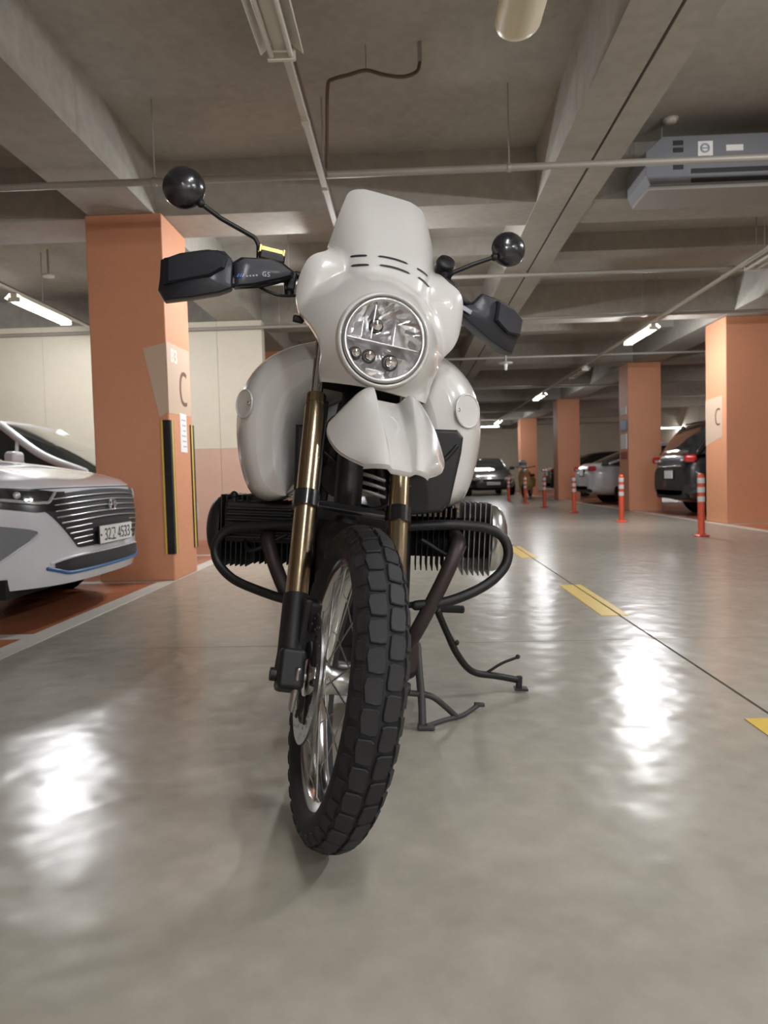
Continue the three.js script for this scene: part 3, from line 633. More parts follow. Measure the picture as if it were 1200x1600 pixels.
function guard(px, z, zOut, depth, label, facet) {
  const g = steered(group('handguard', bike, label));
  const pts = px.map(([a, b]) => S(a, b, z)), c = pts.reduce((s, q) => s.add(q), V(0, 0, 0)).multiplyScalar(1 / pts.length);
  const xs = pts.map(q => Math.abs(q.x)), x0 = Math.min(...xs), x1 = Math.max(...xs);
  const bend = q => { const k = clamp((Math.abs(q.x) - x0) / (x1 - x0), 0, 1); q.z += zOut * k * k; return q; };
  const dense = []; for (let i = 0; i < pts.length; i++) for (let k = 0; k < 4; k++) dense.push(pts[i].clone().lerp(pts[(i + 1) % pts.length], k / 4));
  const ring = (s, dz) => dense.map(q => { const r = c.clone().lerp(q, s); r.z += dz; return bend(r); });
  mesh('shield', loft([ring(0.97, -depth), ring(1, -depth * 0.5), ring(1, -0.012), ring(0.975, -0.003), ring(0.93, 0.0), ring(0.5, 0.006)], true, 0.5), M.guard, g);
  if (facet) {
    const f = facet.map(([a, b]) => S(a, b, z)), fc = f.reduce((s, q) => s.add(q), V(0, 0, 0)).multiplyScalar(1 / f.length);
    const fr = (s, dz) => f.map(q => { const r = fc.clone().lerp(q, s); r.z += dz; return bend(r); });
    mesh('raised_panel', loft([fr(1.05, -0.004), fr(1, 0.012), fr(0.88, 0.018)], true, 0.4), M.guard, g);
  }
  return g;
}
{
  const l = guard([[249, 397], [280, 389.5], [324, 387], [352, 391], [362, 402], [366, 410], [364, 436], [364, 450], [344, 457], [300, 463], [256, 465], [245, 446], [248, 425]], -0.40, -0.05, 0.055, 'dark navy handguard on the gold reservoir side', [[256, 398], [300, 392], [340, 392], [356, 401], [350, 420], [328, 432], [256, 440]]);
  const arm = [[364, 409], [376, 402], [400, 403], [425, 405], [444, 412], [460, 425], [459, 432], [440, 437], [415, 442], [392, 447], [366, 449]].map(([a, b]) => S(a, b, -0.405)), ac = arm.reduce((s, q) => s.add(q), V(0, 0, 0)).multiplyScalar(1 / arm.length);
  const ar = (s, dz) => arm.map(q => { const r = ac.clone().lerp(q, s); r.z += dz; return r; });
  mesh('mount_arm', loft([ar(0.95, -0.04), ar(1, -0.02), ar(0.98, 0.004), ar(0.85, 0.01), ar(0.4, 0.012)], true, 0.5), M.guard, l);
  const gs = S(416, 428.5, -0.392); const t = text('GS', 0.0125, 0.001); t.rotateZ(0.12).translate(gs.x, gs.y, gs.z); mesh('lettering', t, M.letter, l, 'small silver letters GS');
  for (let k = 0; k < 4; k++) { const q = S(386 + k * 5, 431.6 - k * 0.5, -0.392); mesh('lettering', rbox(0.0052, 0.0045, 0.002, 0.0008).rotateZ(0.12).translate(q.x, q.y, q.z), M.letter, l); }
  for (const [a, m] of [[372, M.blue], [376, M.blue], [380, M.letter]]) { const q = S(a, 430.5, -0.393); mesh('stripe_mark', rbox(0.004, 0.011, 0.003, 0.001).rotateZ(-0.35).translate(q.x, q.y, q.z), m, l); }
  const r = guard([[738, 474], [756, 457], [785, 466], [810, 477], [827.5, 495], [825, 517], [811, 550], [797, 546], [767, 530], [737, 506], [724, 495], [716, 486], [720, 477]], -0.40, -0.05, 0.055, 'dark navy handguard beside the small round mirror', [[779, 470], [808, 482], [825, 497], [821, 522], [796, 519], [775, 500]]);
  const q = S(729, 484, -0.39); mesh('lettering', rbox(0.032, 0.012, 0.003, 0.001).rotateZ(-0.3).translate(q.x, q.y, q.z), M.letter, r);
}
function mirror(c, rad, pts, label) {
  const g = steered(group('mirror', bike, label));
  const shell = lathe([[0.0, 0.55], [0.3, 0.52], [0.6, 0.42], [0.85, 0.22], [0.97, 0.02], [1, -0.12], [0.97, -0.2]].map(([a, b]) => [a * rad, b * rad]), 'z', 40); shell.rotateY(-0.12).translate(c.x, c.y, c.z);
  mesh('mirror_shell', shell, M.blackGloss, g);
  mesh('mirror_glass', lathe([[0, -0.18 * rad], [rad * 0.97, -0.18 * rad]], 'z', 40).rotateY(-0.12).translate(c.x, c.y, c.z), M.mirror, g);
  mesh('mirror_stem', tube(pts, 0.0062, 40, 10, 0.15), M.black, g);
  mesh('stem_joint', ball(pts[0], 0.011, 12), M.black, g);
}
mirror(S(287, 292, -0.43), 0.0545, [S(314, 318, -0.43), S(345, 341, -0.44), S(397, 371, -0.45), S(404, 385, -0.45), S(404, 408, -0.46)], 'round black mirror on a long stem above the gold reservoir');
mirror(S(795, 389, -0.45), 0.050, [S(772, 402, -0.44), S(740, 413, -0.45), S(708, 426, -0.46), S(702, 433, -0.47), S(701, 446, -0.48)], 'round black mirror on a stem beside the fairing');

// tank: a saddle with deep side pockets
{
  const outer = [[0.185, 0.742], [0.215, 0.727], [0.262, 0.722], [0.30, 0.742], [0.325, 0.79], [0.342, 0.86], [0.350, 0.94], [0.344, 1.01], [0.322, 1.08], [0.28, 1.135], [0.22, 1.175], [0.14, 1.2], [0.07, 1.208], [0, 1.21]];
  for (const q of outer) q[0] *= 1.045;
  const inner = [[0.182, 0.75], [0.172, 0.78], [0.166, 0.82], [0.162, 0.86], [0.158, 0.90], [0.15, 0.94], [0.14, 0.97], [0.125, 0.995], [0.11, 1.01], [0.09, 1.02], [0.065, 1.028], [0.04, 1.03], [0.02, 1.03], [0, 1.03]];
  const fine = a => new THREE.CatmullRomCurve3(a.map(([x, y]) => V(x, y, 0))).getPoints(39).map(q => [q.x, q.y]);
  const of = fine(outer), nf = fine(inner); outer.splice(0, outer.length, ...of); inner.splice(0, inner.length, ...nf);
  const ringAt = (z, k, lift) => {
    const h = outer.map(([x, y], i) => { const mx = (x + inner[i][0]) / 2, my = (y + inner[i][1]) / 2; return [[lerp(mx, x, k), lerp(my, y, k) + lift], [lerp(mx, inner[i][0], k), lerp(my, inner[i][1], k) + lift]]; });
    const o = h.map(q => q[0]), n = h.map(q => q[1]), pts = [];
    for (const [x, y] of o) pts.push(V(x, y, z + 0.12 * Math.max(0, y - 1.0) * 0));
    for (let i = o.length - 2; i >= 0; i--) pts.push(V(-o[i][0], o[i][1], z));
    for (const [x, y] of n) pts.push(V(-x, y, z));
    for (let i = n.length - 2; i >= 0; i--) pts.push(V(n[i][0], n[i][1], z));
    return pts;
  };
  const rings = [];
  for (let i = 0; i <= 9; i++) { const t = i / 9 * Math.PI / 2; rings.push(ringAt(-0.45 - 0.18 * (1 - Math.cos(t)), 0.22 + 0.78 * Math.sin(t), 0)); }
  for (const z of [-0.68, -0.76, -0.84]) rings.push(ringAt(z, 1, 0));
  for (let i = 9; i >= 0; i--) { const t = i / 9 * Math.PI / 2; rings.push(ringAt(-0.90 - 0.12 * Math.cos(t), 0.3 + 0.7 * Math.sin(t), 0)); }
  rings.reverse();
  // end faces of the horseshoe closed by strips
  const g = group('fuel_tank', bike, 'large white fuel tank with deep side pockets');
  const body = loft(rings, false); const n = rings[0].length, m = (n + 2) / 4 | 0;
  const capGeo = ring => { const L = outer.length, O = ring.slice(0, 2 * L - 1), I = ring.slice(2 * L - 1); const idx = []; const pos = []; ring.forEach(q => pos.push(q.x, q.y, q.z)); const k = 2 * L - 1;
    for (let i = 0; i < k - 1; i++) { const a = i, b = i + 1, c = k + (k - 1 - i), d = k + (k - 2 - i); idx.push(a, b, d, a, d, c); }
    const q = new THREE.BufferGeometry(); q.setAttribute('position', new THREE.Float32BufferAttribute(pos, 3)); q.setIndex(idx); q.computeVertexNormals(); return q; };
  mesh('tank_shell', merge([body, capGeo(rings[0]), capGeo(rings[rings.length - 1])]), M.white, g);
  for (const s of [-1, 1]) {
    const c = s > 0 ? V(0.313, 1.0, -0.466) : V(-0.316, 1.0, -0.468), d = (s > 0 ? V(0.68, 0.05, 0.72) : V(-0.70, 0.05, 0.70)).normalize(), q = new THREE.Quaternion().setFromUnitVectors(V(0, 0, 1), d);
    const ring = merge([new THREE.TorusGeometry(0.046, 0.0035, 10, 40), lathe([[0, -0.001], [0.03, 0.0005], [0.045, 0.0015]], 'z', 40)]).scale(s > 0 ? 1 : 0.85, s > 0 ? 1 : 0.85, 1).applyQuaternion(q).translate(c.x, c.y, c.z);
    mesh('side_boss', ring, M.white, g); mesh('boss_screw', ball(c.clone().add(V(-0.036 * (s > 0 ? 0.78 : -0.5), 0, 0.036 * 0.62)), 0.007, 12), M.chrome, g);
  }
  mesh('filler_cap', lathe([[0, 0.02], [0.04, 0.018], [0.045, 0], [0.045, -0.02]], 'y', 32).translate(0, 1.215, -0.72), M.black, g);
}
// black covers inside the tank pockets
for (const s of [1, -1]) {
  const pts = [[0.12, 0.945], [0.285, 0.945], [0.302, 0.925], [0.298, 0.88], [0.272, 0.74], [0.25, 0.715], [0.12, 0.70]].map(([x, y]) => [s * x, y]); if (s < 0) { for (const q of pts) q[0] = Math.max(q[0], -0.165); pts.reverse(); }
  const g = group('inner_cover', bike, 'black plastic cover inside the tank pocket');
  mesh('cover_panel', extrude(pts, 0.03, 0.01, 3).translate(0, 0, -0.475), M.black, g);
  if (s > 0) mesh('cover_rib', tube([V(0.13, 0.80, -0.432), V(0.2, 0.83, -0.43), V(0.25, 0.86, -0.43), V(0.285, 0.90, -0.432)], 0.006, 24, 8), M.black, g);
}
// frame, engine
{
  const g = group('frame', bike);
  for (const s of [-1, 1]) mesh('down_tube', tube([V(s * 0.03, 1.0, -0.42), V(s * 0.09, 0.75, -0.5), V(s * 0.15, 0.4, -0.55), V(s * 0.15, 0.26, -0.65), V(s * 0.15, 0.25, -1.0), V(s * 0.14, 0.35, -1.15)], 0.016, 50, 10), M.black, g);
  mesh('head_tube', cyl(fp(0, 0.8, 0), fp(0, 1.16, 0), 0.036), M.black, g);
  mesh('backbone', tube([V(0, 1.0, -0.42), V(0, 0.98, -0.7), V(0, 0.9, -1.1)], 0.025, 20, 10), M.black, g);
  mesh('subframe', merge([tube([V(-0.12, 0.8, -0.95), V(-0.12, 0.84, -1.3), V(-0.12, 0.88, -1.65)], 0.012, 20, 8), tube([V(0.12, 0.8, -0.95), V(0.12, 0.84, -1.3), V(0.12, 0.88, -1.65)], 0.012, 20, 8)]), M.black, g);
}
{
  const g = group('engine', bike);
  mesh('crankcase', merge([rboxAt(0.34, 0.42, 0.44, 0.06, 0, 0.50, -0.76), rboxAt(0.22, 0.3, 0.1, 0.05, 0, 0.56, -0.53), rboxAt(0.3, 0.1, 0.4, 0.03, 0, 0.27, -0.78)]), M.blackMatt, g);
  mesh('front_cover', lathe([[0, 0.03], [0.07, 0.028], [0.1, 0.015], [0.11, -0.03]], 'z', 40).translate(0, 0.62, -0.5), M.black, g);
  mesh('air_filter_box', rboxAt(0.26, 0.2, 0.34, 0.03, 0, 0.86, -0.78), M.blackMatt, g);
  mesh('oil_sump', rboxAt(0.2, 0.12, 0.3, 0.03, 0, 0.2, -0.72), M.alloy, g);
  // horn with louvres between the fork legs
  for (let k = 0; k < 3; k++) { const q = B(572, 742 + k * 13, -0.42); mesh('horn_louvre', tube([q.clone().add(V(-0.05, 0.008, -0.01)), q, q.clone().add(V(0.05, -0.014, -0.01))], 0.0055, 16, 8), M.steel, g); }
  mesh('horn_body', lathe([[0, 0.0], [0.05, 0.0], [0.055, -0.03], [0, -0.04]], 'z', 30).translate(-0.04, 0.80, -0.44), M.black, g);
  mesh('wiring', merge([tube([B(530, 740, -0.36), B(545, 770, -0.36), B(548, 800, -0.36), B(560, 815, -0.38)], 0.005, 30, 8), tube([B(500, 700, -0.36), B(535, 735, -0.36), B(545, 790, -0.37)], 0.004, 30, 8), tube([B(640, 760, -0.4), B(600, 790, -0.4), B(560, 800, -0.4)], 0.005, 30, 8)]), M.black, g);
}
function cylinderSide(s) {
  const g = group('cylinder', bike, s > 0 ? 'finned engine cylinder with bright rocker cover' : 'finned engine cylinder behind a black ribbed cover');
  const cy = 0.628, cz = -0.68;
  mesh('barrel', cyl(V(s * 0.15, cy, cz), V(s * 0.40, cy, cz), 0.062, 0.062, 28), M.blackMatt, g);
  for (let k = 0; k < 8; k++) mesh('cooling_fin', rbox(0.0035, 0.19, 0.19, 0.001, 1).translate(s * (0.185 + k * 0.0165), cy, cz), M.blackMatt, g);
  for (let k = 0; k < 6; k++) mesh('head_fin', rbox(0.0045, 0.215, 0.2, 0.0015, 1).translate(s * (0.325 + k * 0.0155), cy + 0.004, cz), s > 0 ? M.headFin : M.black, g);
  const prof = []; for (let i = 0; i <= 12; i++) { const t = i / 12; prof.push([0.088 * Math.sqrt(1 - Math.pow(t, 2.6)) + 0.001, 0.055 * t]); }
  const cov = lathe(prof, 'x', 36); if (s < 0) cov.rotateY(Math.PI); cov.scale(1, 1.15, 1.0).translate(s * 0.412, cy + 0.002, cz);
  mesh('rocker_cover', cov, s > 0 ? M.alloy : M.black, g, s > 0 ? 'polished alloy rocker cover' : undefined);
  if (s > 0) mesh('inlet_stub', merge([0, 1, 2].map(k => cyl(V(0.25 + k * 0.022, cy + 0.09, cz + 0.02), V(0.25 + k * 0.022, cy + 0.135, cz + 0.02), 0.008, 0.008, 10))), M.alloy, g);
  else {
    for (let k = 0; k < 6; k++) mesh('cover_rib', rboxAt(0.20, 0.009, 0.02, 0.004, -0.285, 0.70 - k * 0.017, -0.565 + 0.0), M.black, g);
    mesh('ribbed_cover', rboxAt(0.215, 0.125, 0.06, 0.012, -0.285, 0.66, -0.60), M.black, g);
    mesh('cover_bolt', merge([cyl(B(366, 772, -0.58), B(366, 792, -0.58), 0.008), ball(B(366, 773, -0.58), 0.012, 10), ball(B(356, 792, -0.58), 0.008, 10), ball(B(354, 802, -0.58), 0.007, 10), ball(B(355, 812, -0.58), 0.006, 10)]), M.black, g);
  }
  mesh('spark_lead', tube([V(s * 0.33, cy - 0.02, cz + 0.1), V(s * 0.30, cy - 0.05, cz + 0.14), V(s * 0.2, cy, cz + 0.14)], 0.006, 20, 8), M.black, g);
}
cylinderSide(1); cylinderSide(-1);
{ // exhaust
  const g = group('exhaust', bike, 'brown-black exhaust headers');
  const pr = [B(712, 838, -0.58), B(716, 848, -0.52), B(708, 872, -0.48), B(690, 912, -0.47), B(668, 955, -0.47), B(650, 988, -0.48), B(640, 1003, -0.52), B(634, 1008, -0.6)];
  mesh('header_pipe', tube(pr, 0.021, 60, 18), M.header, g);
  mesh('header_pipe', tube(pr.map(q => V(-q.x + 0.05, q.y, q.z - 0.03)), 0.021, 60, 18), M.header, g);
  mesh('collector_box', rbox(0.3, 0.15, 0.22, 0.04).translate(0.06, 0.22, -0.86), M.header, g);
  mesh('silencer', merge([cyl(V(-0.2, 0.36, -1.15), V(-0.24, 0.62, -1.75), 0.055, 0.06, 28), tube([V(-0.05, 0.26, -0.9), V(-0.15, 0.3, -1.05), V(-0.2, 0.36, -1.15)], 0.024, 20, 12)]), M.header, g);
}
{ // crash bars
  const g = group('crash_bar', bike, 'black tubular crash bar');
  const l = [B(470, 818, -0.5), B(400, 822, -0.52), B(360, 826, -0.53), B(341, 842, -0.53), B(336, 862, -0.53), B(343, 883, -0.52), B(365, 905, -0.5), B(400, 921, -0.48), B(445, 936, -0.46), B(480, 940, -0.46)];
  const r = [B(630, 822, -0.48), B(700, 820, -0.5), B(755, 824, -0.52), B(783, 837, -0.53), B(794, 860, -0.53), B(788, 886, -0.52), B(765, 910, -0.5), B(730, 929, -0.48), B(690, 942, -0.47), B(650, 946, -0.47)];
  mesh('bar_tube', tube(l, 0.0135, 70, 14), M.black, g); mesh('bar_tube', tube(r, 0.0145, 70, 14), M.black, g);
}
{ // stands, pegs
  const g = group('side_stand', bike);
  mesh('leg', tube([B(684, 955, -0.95), B(697, 985, -0.98), B(712, 1018, -1.0), B(729, 1042, -1.02), B(746, 1052, -1.04), B(775, 1056, -1.06), B(808, 1062, -1.09)], 0.0125, 60, 12), M.black, g);
  const f = B(814, 1074, -1.09); mesh('foot', merge([rboxAt(0.05, 0.008, 0.045, 0.003, f.x, f.y - 0.004, f.z), rboxAt(0.022, 0.05, 0.02, 0.005, f.x - 0.008, f.y + 0.018, f.z)]), M.black, g);
  mesh('tang', merge([tube([B(762, 1050, -1.05), B(785, 1036, -1.05), B(808, 1027, -1.05)], 0.0055, 20, 8), ball(B(809, 1026, -1.05), 0.009, 10)]), M.black, g);
  mesh('return_spring', tube([B(692, 962, -0.96), B(702, 984, -0.98), B(712, 1003, -1.0)], 0.0055, 20, 8), M.steel, g);
  mesh('spring_anchor', ball(B(713, 1004, -1.0), 0.011, 10), M.black, g);
  const c = group('center_stand', bike);
  const leg = [B(652, 1008, -0.84), B(655, 1050, -0.78), B(659, 1095, -0.73), B(660, 1134, -0.70)];
  const flip = q => V(-q.x + 0.15, q.y + 0.006, q.z);
  mesh('leg', tube(leg, 0.0125, 40, 12), M.foot, c); mesh('leg', tube(leg.map(flip), 0.0125, 40, 12), M.foot, c);
  mesh('crossbar', tube([flip(B(655, 1084, -0.74)), B(655, 1084, -0.74)], 0.01, 8, 10), M.foot, c);
  const ft = B(668, 1136, -0.69); mesh('foot_pad', rboxAt(0.055, 0.014, 0.035, 0.005, ft.x - 0.004, ft.y, ft.z), M.foot, c);
  const f2 = flip(ft); mesh('foot_pad', rboxAt(0.055, 0.014, 0.035, 0.005, f2.x, f2.y - 0.002, f2.z), M.foot, c);
  mesh('brace', tube([B(661, 1084, -0.74), B(678, 1090, -0.74), B(697, 1105, -0.76), B(713, 1120, -0.78)], 0.010, 30, 10), M.foot, c);
  mesh('tread_lever', tube([B(668, 1134, -0.69), B(695, 1125, -0.74), B(722, 1118, -0.80), B(738, 1108, -0.84), B(747, 1102, -0.86)], 0.008, 40, 10), M.foot, c);
  const p = B(749, 1101, -0.86); mesh('lever_pad', rboxAt(0.036, 0.012, 0.022, 0.004, p.x, p.y, p.z), M.foot, c);
  for (const s of [-1, 1]) { const q = group('footpeg', bike); mesh('peg', rboxAt(0.1, 0.026, 0.03, 0.008, s > 0 ? 0.32 : -0.24, s > 0 ? 0.348 : 0.38, -1.0), M.rubber, q); mesh('peg_bracket', cyl(V(s * 0.14, 0.35, -1.0), V(s * 0.2, 0.36, -1.0), 0.012), M.black, q); }
}
{ // rear: tyre, rim, swingarm, seat, tail
  const rx = 0, rz = -1.52, rr = 0.325, g = group('rear_wheel', bike);
  const prof = []; for (let i = 0; i <= 30; i++) { const c = -0.45 * Math.PI + i / 30 * 1.9 * Math.PI; prof.push([0.265 + (Math.sin(c) > 0 ? 0.06 : 0.04) * Math.sin(c), 0.065 * Math.sign(Math.cos(c)) * Math.pow(Math.abs(Math.cos(c)), 0.8)]); }
  mesh('tyre', lathe(prof, 'x', 72).translate(rx, rr, rz), M.rubber, g);
  mesh('rim', lathe([[0.21, -0.035], [0.235, -0.04], [0.225, 0], [0.235, 0.04], [0.21, 0.035], [0.205, 0]], 'x', 64).translate(rx, rr, rz), M.rim, g);
  mesh('hub', lathe([[0, -0.07], [0.07, -0.07], [0.05, 0], [0.07, 0.07], [0, 0.07]], 'x', 32).translate(rx, rr, rz), M.alloy, g);
  for (let i = 0; i < 20; i++) { const a = i / 20 * 2 * Math.PI; mesh('spoke', cyl(V(i % 2 ? 0.05 : -0.05, rr + 0.06 * Math.sin(a + 0.4), rz + 0.06 * Math.cos(a + 0.4)), V(i % 2 ? 0.02 : -0.02, rr + 0.212 * Math.sin(a), rz + 0.212 * Math.cos(a)), 0.0025, 0.0025, 6), M.chrome, g); }
  mesh('swingarm', merge([tube([V(-0.1, 0.38, -1.0), V(-0.11, 0.36, -1.3), V(-0.1, 0.325, -1.52)], 0.032, 20, 12), tube([V(0.11, 0.38, -1.0), V(0.11, 0.36, -1.3), V(0.1, 0.325, -1.52)], 0.022, 20, 12)]), M.black, bike);
  const seat = []; for (let i = 0; i <= 14; i++) { const t = i / 14, z = lerp(-0.92, -1.72, t), w = lerp(0.12, 0.15, Math.min(1, t * 2)) * (t > 0.9 ? 1 - (t - 0.9) * 4 : 1), y = 0.93 + 0.05 * t; const ring = []; for (let k = 0; k < 20; k++) { const a = k / 20 * 2 * Math.PI; ring.push(V(w * Math.sign(Math.cos(a)) * Math.pow(Math.abs(Math.cos(a)), 0.6), y + 0.055 * Math.sign(Math.sin(a)) * Math.pow(Math.abs(Math.sin(a)), 0.6), z)); } seat.push(ring); }
  seat.reverse(); mesh('seat', loft(seat), M.blackMatt, bike);
  mesh('rear_mudguard', grid(12, 14, (u, v) => { const a = lerp(0.2, 1.7, v), x = lerp(-0.075, 0.075, u); return V(x, rr + 0.40 * Math.sin(a + 0.35) - 3 * x * x, rz - 0.38 * Math.cos(a + 0.35) * 1); }), Object.assign(M.black.clone(), { side: THREE.DoubleSide }), bike);
  mesh('tail_lamp', rboxAt(0.12, 0.06, 0.04, 0.012, 0, 0.86, -1.75), M.tail, bike);
}

// ---------------------------------------------------------------- cars
function wheelInto(car, x, z, r, s) {
  const g = group('wheel', car);
  mesh('tyre', lathe([[r * 0.66, -0.1], [r * 0.94, -0.105], [r, -0.08], [r, 0.08], [r * 0.94, 0.105], [r * 0.66, 0.1]], 'z', 40).translate(x, r, z), M.rubber, g);
  mesh('wheel_disc', lathe([[0, 0.06], [r * 0.2, 0.07], [r * 0.3, 0.03], [r * 0.62, 0.05], [r * 0.67, 0.09]].map(([a, b]) => [a, s * b]), 'z', 32).translate(x, r, z), M.alloy, g);
  for (let k = 0; k < 5; k++) { const a = k / 5 * 2 * Math.PI; mesh('rim_spoke', cyl(V(x + 0.05 * Math.cos(a), r + 0.05 * Math.sin(a), z + s * 0.085), V(x + r * 0.62 * Math.cos(a), r + r * 0.62 * Math.sin(a), z + s * 0.09), 0.022, 0.018, 8), M.alloy, g); }
}
// generic body: +x is the nose
function carBody(name, o) {
  const car = group(name), L = o.L, W = o.W / 2, paint = o.paint;
  const top = table(o.deck.map(q => q[0]), o.deck.map(q => q[1]));
  const hw = table([-L / 2, -L / 2 + 0.12, -L / 2 + 0.5, 0, L / 2 - 0.7, L / 2 - 0.2, L / 2], [W * 0.80, W * 0.93, W, W, W * 0.99, W * 0.88, W * 0.70]);
  const bot = table([-L / 2, -L / 2 + 0.4, 0, L / 2 - 0.5, L / 2], [0.36, 0.22, 0.18, 0.2, 0.3]);
  const rings = [], n = 44;
  for (let i = 0; i <= 60; i++) {
    const t = i / 60, x = -L / 2 + L * (0.5 - 0.5 * Math.cos(t * Math.PI)), y1 = top(x), y0 = bot(x), w = hw(x), ring = [];
    for (let k = 0; k < n; k++) {
      const a = k / n * 2 * Math.PI, c = Math.cos(a), s = Math.sin(a);
      let z = w * Math.sign(c) * Math.pow(Math.abs(c), 0.42), y = (y0 + y1) / 2 + (y1 - y0) / 2 * Math.sign(s) * Math.pow(Math.abs(s), 0.55);
      z *= 1 - 0.05 * Math.pow(Math.max(0, (y - 0.6) / 0.5), 2);
      ring.push(V(x, y, z));
    }
    rings.push(ring);
  }
  mesh('body', loft(rings), paint, car);
  // greenhouse: glass volume, then roof skin and pillars
  const gh = o.roof, roofY = table(gh.map(q => q[0]), gh.map(q => q[1]));
  const xa = gh[0][0], xb = gh[gh.length - 1][0], gr = [];
  const gw = (x, k) => W * lerp(0.93, 0.72, k);
  for (let i = 0; i <= 40; i++) {
    const x = lerp(xa, xb, i / 40), yt = roofY(x), yb = top(clamp(x, -L / 2, L / 2)) - 0.08, ring = [];
    const P = [[-0.93, 0], [-0.83, 0.55], [-0.735, 0.9], [-0.62, 0.99], [0, 1.02], [0.62, 0.99], [0.735, 0.9], [0.83, 0.55], [0.93, 0]];
    for (const [a, b] of P) ring.push(V(x, lerp(yb, Math.max(yt, yb + 0.01), b), a * W * lerp(1, 1.0, b)));
    gr.push(ring);
  }
  mesh('windows', loft(gr, true, 0.5), M.glass, car, 'dark window glass');
  const skin = [];
  const flatX = o.flat;
  for (let i = 0; i <= 24; i++) { const x = lerp(flatX[0], flatX[1], i / 24), yt = roofY(x), yb = top(x) - 0.08, h = yt - yb, ring = []; for (const [a, b] of [[-0.75, 0.87], [-0.70, 0.96], [-0.6, 1.0], [0, 1.035], [0.6, 1.0], [0.70, 0.96], [0.75, 0.87], [0.6, 0.86], [0, 0.9], [-0.6, 0.86]]) ring.push(V(x, yb + h * b + 0.008, a * W * 1.02)); skin.push(ring); }
  mesh('roof', loft(skin, true, 0.6), paint, car);
  for (const s of [-1, 1]) {
    const pil = (x0, k0, x1, k1, r) => { const q = (x, k) => V(x, lerp(top(x) - 0.08, roofY(x), k) + 0.004, s * W * lin([0, 0.55, 0.9, 1], [0.935, 0.84, 0.75, 0.66])(k)); return tube([q(x0, k0), q((x0 + x1) / 2, (k0 + k1) / 2), q(x1, k1)], r, 14, 8); };
    for (const [x0, k0, x1, k1, r] of o.pillars) mesh('window_pillar', pil(x0, k0, x1, k1, r), paint, car);
    mesh('door_mirror', merge([rbox(0.13, 0.13, 0.2, 0.045, 3).translate(o.mirrorX, o.mirrorY, s * (W + 0.1)), rboxAt(0.06, 0.03, 0.12, 0.01, o.mirrorX, o.mirrorY - 0.05, s * (W + 0.01))]), paint, car);
    for (const x of o.axles) {
      mesh('wheel_arch', lathe([[o.wheelR + 0.01, -0.05], [o.wheelR + 0.05, -0.02], [o.wheelR + 0.05, 0.012], [0, 0.012]], 'z', 40).scale(1, 1, s).translate(x, o.wheelR, s * (W - 0.02)), M.blackMatt, car);
      wheelInto(car, x, s * (W - 0.085), o.wheelR, s);
    }
  }
  return car;
}
function rearDetails(car, o) {   // tail lamps, plate, bumper insert at the -x end
  const x = -o.L / 2, W = o.W / 2;
  for (const s of [-1, 1]) {
    mesh('tail_lamp', rbox(0.2, 0.13, 0.36, 0.05, 3).rotateY(s * -0.45).translate(x + 0.13, o.lampY, s * (W - 0.24)), M.tail, car, 'red tail lamp');
    mesh('reverse_lamp', rbox(0.06, 0.05, 0.14, 0.02).rotateY(s * -0.3).translate(x + 0.015, o.lampY - 0.02, s * (W - 0.36)), M.lampClear, car);
  }
  mesh('bumper_insert', rbox(0.12, 0.2, o.W * 0.72, 0.05, 3).translate(x + 0.06, 0.40, 0), M.blackMatt, car);
  mesh('number_plate', rboxAt(0.012, 0.14, 0.40, 0.004, x - 0.006 + (o.plateIn || 0), o.plateY, 0), M.plate, car);
  mesh('plate_recess', rboxAt(0.03, 0.2, 0.6, 0.02, x + 0.012 + (o.plateIn || 0), o.plateY, 0), M.black, car);
}
const sedan = { L: 4.6, W: 1.84, deck: [[-2.3, 0.78], [-2.2, 0.98], [-1.9, 1.03], [-1.3, 1.02], [0, 0.98], [0.9, 1.0], [1.6, 0.88], [2.1, 0.72], [2.3, 0.52]], roof: [[-2.0, 0.98], [-1.5, 1.2], [-0.9, 1.4], [-0.2, 1.46], [0.3, 1.41], [0.8, 1.2], [1.25, 0.94]], flat: [-1.0, 0.25], pillars: [[-1.8, 0.3, -1.0, 0.95, 0.03], [1.15, 0.1, 0.3, 0.95, 0.028], [-0.3, 0, -0.35, 0.95, 0.022]], mirrorX: 0.75, mirrorY: 1.04, axles: [-1.35, 1.4], wheelR: 0.32, lampY: 0.88, plateY: 0.78 };
const suv = { L: 4.6, W: 1.9, deck: [[-2.3, 0.86], [-2.22, 1.08], [-1.9, 1.12], [0, 1.08], [0.9, 1.08], [1.6, 1.0], [2.1, 0.82], [2.3, 0.56]], roof: [[-2.22, 1.02], [-2.0, 1.42], [-1.7, 1.6], [-1.0, 1.66], [0, 1.66], [0.4, 1.58], [0.8, 1.32], [1.2, 1.02]], flat: [-1.75, 0.3], pillars: [[-2.12, 0.2, -1.8, 0.95, 0.05], [1.1, 0.1, 0.4, 0.95, 0.028], [-0.3, 0, -0.35, 0.95, 0.022]], mirrorX: 0.75, mirrorY: 1.14, axles: [-1.35, 1.4], wheelR: 0.35, lampY: 0.98, plateY: 0.72 };
